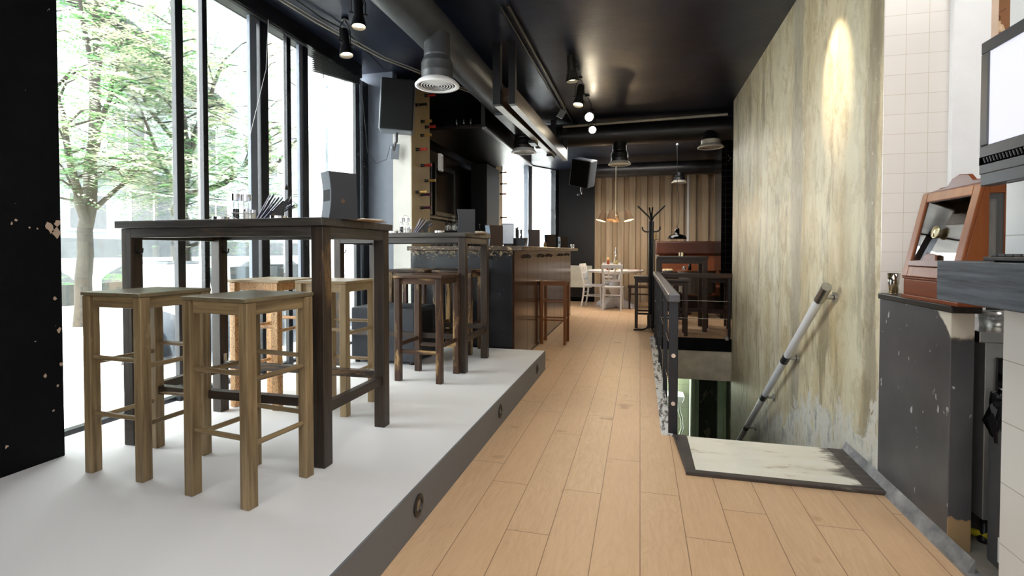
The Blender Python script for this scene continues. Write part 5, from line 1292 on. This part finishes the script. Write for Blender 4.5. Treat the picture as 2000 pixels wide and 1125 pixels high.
# television
t = thing('television', 'grey framed television with a pale screen mounted above the ledge', 'television', (1.0, 1.80, 1.56), 0)
TVG = plain('dark_grey_tv_casing', rgb(62, 66, 73), .35, 0, .03)
Y0, Y1, Z0, Z1 = -.62, .035, -.215, .215
MB().box(-.006, .006, Y0, Y0 + .035, -.095, Z1 - .035).box(-.006, .006, Y1 - .035, Y1, -.095, Z1 - .035).box(-.006, .006, Y0, Y1, Z1 - .035, Z1).box(-.006, .006, Y0, Y1, Z0 + .035, -.095).build('bezel', TVG, t, .003)
MB().box(.006, .07, Y0 + .01, Y1 - .004, Z0 + .06, Z1 - .002).build('casing', TVG, t, .008)
MB().box(-.002, .004, Y0 + .03, Y1 - .03, -.10, Z1 - .03).build('screen', emis('screen_reflection_glow', rgb(205, 207, 224), .34), t)  # blank screen; its pale reflection is put in as a glow
gr_ = MB()
for k in range(46): gr_.bar((-.0075, Y0 + .01 + k * .0136, -.148), (-.0075, Y0 + .018 + k * .0136, -.132), .002, .004, up=(1, 0, 0))
MB().box(-.006, .006, Y0 + .0, Y1, -.152, -.128).build('speaker_strip', BLKPL, t); gr_.build('speaker_slots', DARKST, t)
MB().box(-.004, .03, Y0, Y1 - .003, Z0, -.152).box(-.006, .0, Y0 + .02, Y1 - .12, Z0 - .006, Z0 + .002).build('lower_panel', TVG, t, .004)
MB().box(.03, .14, -.4, -.1, -.06, .08).build('wall_mount', BLKPL, t)
tag(MB().tube([(1.05, 1.66, 1.36), (1.10, 1.72, 1.34), (1.125, 1.70, 1.28), (1.12, 1.67, 1.20), (1.12, 1.62, 1.125)], .005, 8).build('power_cable', BLKPL), 'black cable hanging from the television down to the ledge', 'cable')

# shelving niche behind the case
NW = plain('niche_board', rgb(150, 98, 52), .5, 0, .05)
t = thing('shelf_unit', 'tall brown shelf niche with a pale wooden edge right of the white pier', 'shelf', (1.565, 2.84, 0))
MB().box(.0, .028, -.02, .25, .95, 3.05).build('side_board', plain('pale_pink_wood', rgb(206, 180, 158), .5), t)
MB().box(.028, 1.2, .22, .25, .95, 3.05).build('back_board', NW, t)
for z in (.95, 1.42, 1.86, 2.14): MB().box(.028, 1.2, -.01, .22, z, z + .022).build('shelf', NW, t)
t = thing('figurine', 'small cream vase with a twig on the upper niche shelf', 'ornament', (1.635, 2.90, 2.163))
MB().lathe([(0, 0), (.02, 0), (.028, .02), (.02, .05), (.01, .06), (.012, .07), (0, .07)], (0, 0, 0), 14).build('vase', plain('cream_ceramic', rgb(214, 186, 150), .4), t)
MB().tube([(0, 0, .065), (.01, 0, .09), (.0, 0, .11), (.03, 0, .13)], .003, 6).build('twig', plain('brown_twig', rgb(120, 76, 44), .6), t)
tag(MB().box(1.60, 1.75, 2.86, 2.99, 1.442, 1.50).build('folded_towel', plain('yellow_folder', rgb(196, 170, 96), .7), None, .004), 'small yellowish bundle on the middle niche shelf', 'bundle')

# steel oven unit with worktop
t = thing('steel_oven', 'stainless steel oven unit behind the half wall', 'oven', (1.305, 2.34, 0))
SS = plain('stainless_sheet', (.56, .57, .56, 1), .38, .7, .08, 3)
MB().box(-.005, .60, 0, .45, .10, .80).build('body', SS, t, .003)
MB().box(-.05, .62, -.045, .45, .80, .845).build('worktop', plain('steel_worktop', (.55, .54, .52, 1), .22, 1.0, .05), t, .004)
MB().box(.03, .50, -.012, .0, .20, .74).build('door_glass', plain('black_oven_glass', rgb(8, 8, 10), .08), t)
MB().tube([(.045, -.01, .62), (.045, -.05, .62), (.045, -.055, .60), (.045, -.055, .28), (.045, -.01, .26)], .010, 10).tube([(.045, -.05, .62), (.42, -.05, .62)], .010, 10).build('handle', CHROME, t)
for x in (.02, .56): MB().lathe([(0, 0), (.022, 0), (.022, .015), (.013, .03), (.013, .10), (0, .10)], (x, .03, 0), 12).build('foot', BLKPL, t)
for k in range(3):
    tag(MB().lathe([(0, 0), (.045, 0), (.052, .06), (.05, .06), (.043, .004), (0, .004)], (1.40 + .11 * k, 2.47, .846), 18).build('plastic_tub', SOFTG), 'clear plastic tub on the steel worktop, ' + ('nearest the half wall', 'in the middle', 'nearest the white tiles')[k], 'tub', 'clear tubs on the steel worktop')
tag(MB().tube([(1.30, 2.42, .015), (1.33, 2.36, .03), (1.36, 2.33, .018)], .014, 10).build('yellow_hose_end', plain('yellow_rubber', rgb(206, 190, 40), .5)), 'yellow and black hose end on the screed floor beside the half wall', 'hose')
tag(MB().tube([(1.29, 2.50, .02), (1.285, 2.48, .12), (1.29, 2.47, .30), (1.30, 2.50, .5)], .022, 12).build('black_hose', BLKPL), 'black hose rising between the half wall and the oven', 'hose')
tag(MB().box(1.24, 3.0, 2.86, 2.87, 0, .93).build('kitchen_backboard', BLK), 'black board closing the gap behind the oven', 'board')
# bin with bag
t = thing('waste_bin', 'dark bin lined with a shiny black bag beside the white tiles', 'bin', (1.372, 2.12, 0))
MB().prism([(-.115, -.13), (.13, -.13), (.13, .12), (-.115, .12)], 0, .60).build('body', plain('grey_bin_plastic', rgb(74, 76, 80), .35), t, .01)
MB().box(-.118, -.1145, -.05, .05, .03, .12).build('paper_label', plain('white_sticker', rgb(215, 216, 218), .5), t)
random.seed(9)
bag = MB(); n = 72; vs = []; lv = [(.114, .46), (.120, .49), (.124, .53), (.117, .57), (.123, .60), (.119, .625), (.112, .62), (.105, .58)]
for (r_, z) in lv:
    for k in range(n):
        a = 2 * PI * k / n; j = 1 + .045 * math.sin(a * 13 + z * 40) + random.uniform(-.02, .02)
        q = max(abs(math.cos(a)), abs(math.sin(a)))
        vs.append((r_ * j * math.cos(a) / q * .98, r_ * j * math.sin(a) / q * .98, z + random.uniform(-.012, .012)))
fs = [(i * n + k, i * n + (k + 1) % n, (i + 1) * n + (k + 1) % n, (i + 1) * n + k) for i in range(len(lv) - 1) for k in range(n)]
bag.add(vs, fs, True).build('bin_bag', plain('glossy_black_film', rgb(14, 15, 18), .18), t)

# ================================================================== OUTSIDE
STONE = plain('pale_paving', rgb(232, 232, 228), .8, 0, .03, 1)
t = NT('pale_street_paving'); v = t.coords(); 
s3 = t.n('ShaderNodeSeparateXYZ'); t.l(v, s3.inputs[0])
c = t.ramp(t.noise(v, 1.5, 5), [(.3, rgb(215, 215, 210)), (.7, rgb(238, 238, 234))])
g1 = t.math('LESS_THAN', t.math('FRACT', t.math('DIVIDE', s3.outputs[0], 1.2)), .012); g2 = t.math('LESS_THAN', t.math('FRACT', t.math('DIVIDE', s3.outputs[1], 1.2)), .012)
c = t.mix(t.math('MULTIPLY', t.math('MAXIMUM', g1, g2), .7), c, rgb(110, 112, 110))
t.l(c, t.b.inputs['Base Color']); t.b.inputs['Roughness'].default_value = .8
struct('terrace', MB().box(-40, -3.0, -12, 45, .08, PH - .01), t.m, 'pale paved terrace outside the windows')
# low wall with segmental arches
aw = thing('arched_wall', 'low pale wall with flat arched openings across the street', 'wall', (-9.0, 0, 0))
STW2 = plain('pale_limestone', rgb(214, 216, 212), .8, 0, .04, 2)
def archwall(mb, y0, n, span, x, z0, z1):
    for k in range(n):
        ya = y0 + k * span; pw = .22
        mb.box(x - .15, x + .15, ya, ya + pw, z0, z1 - .1)
        pts = [(ya + pw, z1 - .1)]
        for i in range(13):
            f = i / 12; yy = ya + pw + (span - pw) * f; zz = z1 - .38 + .28 * math.sin(PI * f) ** .8
            pts.append((yy, min(zz, z1 - .12)))
        pts.append((ya + span, z1 - .1))
        mb.prism(pts, x - .12, x + .12, 'x')
    mb.box(x - .2, x + .2, y0, y0 + n * span, z1 - .1, z1)
m = MB(); archwall(m, 2.0, 12, 1.45, 0, .17, 1.03); m.build('arcade', STW2, aw)
MB().box(-.9, -.85, 2, 19.4, .17, .55).build('rear_parapet', plain('grey_render', rgb(62, 66, 66), .8), aw)
# dark chairs / planters on the terrace
def planter(lbl, x, y, w_, d_, h_, m):
    tag(MB().prism([(-w_ / 2 * .85, 0), (w_ / 2 * .85, 0), (w_ / 2, h_), (-w_ / 2, h_)], -d_ / 2, d_ / 2, 'y').build('terrace_planter', m, None, .01, loc=(x, y, PH - .01)), lbl, 'planter', 'grey boxes on the terrace')
GRN = plain('grey_green_box', rgb(58, 64, 66), .7)
planter('grey box on the terrace beside the thick window post', -6.2, 7.05, .5, .5, .72, GRN)
planter('grey box on the terrace right of the thick window post', -6.2, 7.95, .45, .5, .74, GRN)
t = thing('covered_table', 'white covered table with a slanted side on the terrace', 'table', (-6.6, 5.85, PH - .01))
MB().prism([(-.38, 0), (.55, 0), (.36, .80), (-.30, .80)], -.3, .3, 'x').build('cover', WHITEGL, t, .02)
MB().box(-.31, .31, -.30, .36, .80, .83).build('top_edge', GREYPL, t)
t = thing('tarpaulin', 'pale grey folded tarpaulin draped low outside the window', 'tarpaulin', (-3.9, 4.4, PH - .01))
vs = []; fs = []; NX, NY = 10, 24
random.seed(6)
for i in range(NX + 1):
    for j in range(NY + 1):
        f = i / NX
        vs.append((-.35 + .7 * f, -1.1 + 2.6 * j / NY, .42 * math.sin(PI * min(f * 1.2, 1)) ** .6 * (1 + .12 * math.sin(j * 1.3)) + random.uniform(-.012, .012)))
fs = [(i * (NY + 1) + j, i * (NY + 1) + j + 1, (i + 1) * (NY + 1) + j + 1, (i + 1) * (NY + 1) + j) for i in range(NX) for j in range(NY)]
MB().add(vs, fs, True).build('sheet', plain('grey_blue_sheet', rgb(84, 92, 102), .6, 0, .08, 4), t)
# tall white wall outside on the right with a grey frame
t = thing('white_pavilion', 'tall white wall with a grey frame outside the right window', 'building', (-6.0, 8.75, 0))
MB().box(-.4, 0, 0, 6, 0, 6.5).build('wall', WHITEGL, t)
MB().box(0, .06, 0, .07, 0, 4.35).bar((.03, .03, 4.35), (.03, 1.15, 5.0), .07, .07).box(0, .06, 1.12, 1.2, 0, 5.0).build('frame_strip', FG, t)
# building beyond the trees
FAC = plain('pale_facade_render', rgb(130, 136, 140), .85, 0, .10, .6)
FAG = plain('grey_facade_band', rgb(72, 77, 80), .85, 0, .08, 2)
WND = plain('dark_window_glass', rgb(44, 50, 54), .2)
bd = thing('apartment_building', 'pale grey building with windows and sloping dark eaves behind the trees', 'building', (-15.0, 0, 0))
MB().box(-4, 0, 2, 30, 0, 12).build('wall', FAC, bd)
MB().box(0, .15, 2, 30, .0, 1.5).build('plinth', FAG, bd)
for (y, z, w_, h_) in ((8.2, 1.7, 1.3, 1.1), (10.2, 1.7, 1.1, 1.1), (11.9, 1.7, 1.6, 1.3), (14.5, 1.7, 1.2, 1.2), (17, 1.7, 1.4, 1.2), (8.5, 4.2, 1.2, 1.4), (11.2, 4.0, 1.3, 1.5), (14.0, 4.2, 1.2, 1.4), (17.2, 4.2, 1.2, 1.4), (20.5, 4.2, 1.2, 1.4)):
    f = MB().box(.0, .10, y, y + w_, z, z + h_).build('window_frame', WHITE, bd)
    MB().box(.10, .12, y + .08, y + w_ / 2 - .04, z + .08, z + h_ - .08).box(.10, .12, y + w_ / 2 + .04, y + w_ - .08, z + .08, z + h_ - .08).build('pane', WND, f)
ev = MB()
vs = [(0, 10.0, 8.0), (0, 14.4, 6.3), (1.6, 14.6, 5.8), (1.6, 10.2, 7.5), (0, 10.0, 8.2), (0, 14.4, 6.5), (1.6, 14.6, 5.95), (1.6, 10.2, 7.65)]
ev.add(vs, [(0, 1, 2, 3), (7, 6, 5, 4), (0, 4, 5, 1), (1, 5, 6, 2), (2, 6, 7, 3), (3, 7, 4, 0)]).build('eave', plain('dark_eave', rgb(46, 50, 50), .8), bd)
MB().box(0, 1.0, 9.5, 13.5, 3.2, 3.45).build('balcony_slab', FAG, bd)

# trees
BARK = plain('grey_brown_bark', rgb(52, 49, 43), .9, 0, .12, 12, .4)
LEAF = {}
def leafmat(name, a, b):
    t = NT(name); v = t.coords(); n_ = t.noise(v, 2.2, 4)
    c = t.ramp(n_, [(.35, a), (.65, b)]); t.l(c, t.b.inputs['Base Color']); t.b.inputs['Roughness'].default_value = .5
    tr = t.n('ShaderNodeBsdfTranslucent'); t.l(c, tr.inputs[0]); mx = t.n('ShaderNodeMixShader'); mx.inputs[0].default_value = .5
    t.l(t.b.outputs[0], mx.inputs[1]); t.l(tr.outputs[0], mx.inputs[2]); t.l(mx.outputs[0], t.out.inputs[0])
    return t.m
LG = leafmat('fresh_green_leaves', rgb(66, 116, 68), rgb(112, 156, 98))
LP = leafmat('washed_out_leaves', rgb(214, 208, 190), rgb(176, 186, 150))  # paler leaves: the washed-out outdoor brightness is put into their colour
def spray(mb, p, d, L, k, rnd, ls):
    # a feathery compound leaf: pairs of leaflets along a drooping midrib
    d = d.normalized(); side = d.cross(Vector((0, 0, 1)))
    if side.length < .1: side = Vector((1, 0, 0))
    side.normalize(); upv = side.cross(d)
    for i in range(k):
        f = (i + 1) / k; c = p + d * L * f + Vector((0, 0, -L * .35 * f * f))
        wl_ = ls * (1 - .35 * abs(f - .4))
        for sg in (-1, 1):
            tip = c + side * sg * wl_ + d * wl_ * .35 + upv * rnd.uniform(-.3, .1) * wl_
            m_ = (c + tip) / 2; wv = d * wl_ * .22
            mb.add([c, m_ - wv, tip, m_ + wv], [(0, 1, 2, 3)])
def tree(label, base, trunk, limbs, seed, nspray, spread=.8, ls=.075, mixp=.35):
    rnd = random.Random(seed)
    t = thing('street_tree', label, 'tree', base)
    w_ = MB(); b0 = Vector(base)
    def path(pts, r0, r1):
        P = [Vector(p) - b0 for p in pts]; out = []; n = len(P)
        for i in range(n - 1):
            for k in range(4):
                f = k / 4; q = P[i].lerp(P[i + 1], f) + Vector((rnd.uniform(-1, 1), rnd.uniform(-1, 1), 0)) * r0 * .25
                out.append(q)
        out.append(P[-1]); m = len(out)
        w_.tube(out, [r0 + (r1 - r0) * i / (m - 1) for i in range(m)], 8)
        return out
    tips = []
    path(*trunk)
    for lm in limbs:
        o = path(*lm)
        for q in o[3:]:
            tips.append(q)
            for _ in range(2):
                a = rnd.uniform(0, 2 * PI); l_ = rnd.uniform(.35, 1.0) * spread
                e = q + Vector((math.cos(a) * l_, math.sin(a) * l_, rnd.uniform(-.15, .6) * l_))
                mid = q.lerp(e, .5) + Vector((0, 0, .08))
                w_.tube([q, mid, e], [lm[2] * .8, lm[2] * .6, .006], 5, False)
                tips += [mid, e, e]
    w_.build('trunk', BARK, t)
    fa, fb = MB(), MB()
    for k in range(nspray):
        q = rnd.choice(tips) + Vector((rnd.gauss(0, .28), rnd.gauss(0, .28), rnd.gauss(0, .14))) * spread
        a = rnd.uniform(0, 2 * PI); d = Vector((math.cos(a), math.sin(a), rnd.uniform(-.25, .25)))
        hh = (q.z + b0.z)
        pale = rnd.random() < mixp + (.25 if hh > 3.2 else 0)
        spray(fb if pale else fa, q, d, rnd.uniform(.18, .34), 6, rnd, ls)
    fa.build('green_foliage', LG, t); fb.build('pale_foliage', LP, t)
    return t
tree('slender tree with a forked trunk, leftmost outside, beside the black pier', (-7.0, 4.95, .15),
     ([(-7.0, 4.95, .15), (-7.0, 5.02, 1.42), (-7.05, 5.15, 2.6), (-7.0, 5.22, 4.2), (-6.9, 5.2, 5.6)], .10, .035),
     [([(-7.0, 5.02, 1.42), (-6.9, 4.85, 1.9), (-6.8, 4.65, 2.5), (-6.7, 4.5, 3.1)], .06, .02), ([(-7.05, 5.15, 2.6), (-7.2, 5.5, 3.3), (-7.2, 5.7, 4.2)], .045, .015),
      ([(-7.0, 5.0, 1.6), (-6.8, 5.4, 2.1), (-6.6, 5.8, 2.5)], .035, .012), ([(-7.0, 5.2, 3.2), (-6.7, 4.8, 4.0), (-6.6, 4.6, 4.8)], .035, .012), ([(-7.0, 5.22, 4.2), (-6.9, 5.7, 4.9)], .03, .012)], 3, 1650, .95, .07, .45)
tree('wide branching tree in the middle of the view, behind the first window posts', (-7.3, 6.75, .15),
     ([(-7.3, 6.75, .15), (-7.25, 6.7, 1.2), (-7.2, 6.6, 2.0), (-7.1, 6.65, 2.7)], .15, .08),
     [([(-7.1, 6.65, 2.7), (-7.0, 6.45, 3.4), (-6.9, 6.3, 4.1), (-6.8, 6.1, 5.0)], .07, .02), ([(-7.1, 6.65, 2.7), (-7.0, 6.9, 3.5), (-6.9, 7.2, 4.4)], .06, .02),
      ([(-7.2, 6.6, 2.0), (-6.8, 7.1, 2.3), (-6.6, 7.6, 2.9), (-6.6, 7.9, 3.5)], .055, .018), ([(-7.2, 6.6, 2.0), (-7.0, 6.1, 2.5), (-6.9, 5.7, 3.2)], .05, .015),
      ([(-7.2, 6.65, 1.6), (-6.6, 6.1, 1.9), (-6.3, 5.7, 2.1)], .04, .012), ([(-7.1, 6.65, 2.7), (-7.3, 6.2, 3.3), (-7.5, 5.8, 4.2)], .045, .015), ([(-7.25, 6.7, 1.2), (-6.8, 7.0, 1.4), (-6.3, 7.3, 1.6)], .035, .012)], 7, 2700, .95, .07, .45)
tree('thin pale tree farther along the street, seen between the right window posts', (-8.6, 10.2, .15),
     ([(-8.6, 10.2, .15), (-8.6, 10.1, 2.0), (-8.5, 10.2, 3.6)], .10, .05),
     [([(-8.5, 10.2, 3.6), (-8.3, 9.8, 4.6), (-8.2, 9.5, 5.6)], .05, .02), ([(-8.6, 10.1, 2.0), (-8.3, 9.5, 2.6), (-8.1, 9.0, 3.5)], .05, .015), ([(-8.5, 10.2, 3.0), (-8.2, 10.8, 3.9), (-8.0, 11.3, 4.8)], .045, .015), ([(-8.6, 10.15, 1.6), (-8.2, 10.6, 2.2), (-7.9, 11.1, 2.5)], .035, .012)], 11, 900, 1.1, .085, .65)
hg = thing('street_hedge', 'green shrubs growing between the arches of the low wall', 'shrub', (-11.2, 8, .17))
rnd = random.Random(2); f1 = MB()
for k in range(700):
    p = Vector((rnd.uniform(-.25, .25), rnd.uniform(-4.5, 6), abs(rnd.gauss(.35, .22)))); a = rnd.uniform(0, 6.28)
    spray(f1, p, Vector((math.cos(a), math.sin(a), .3)), .22, 5, rnd, .07)
f1.build('foliage', LG, hg)
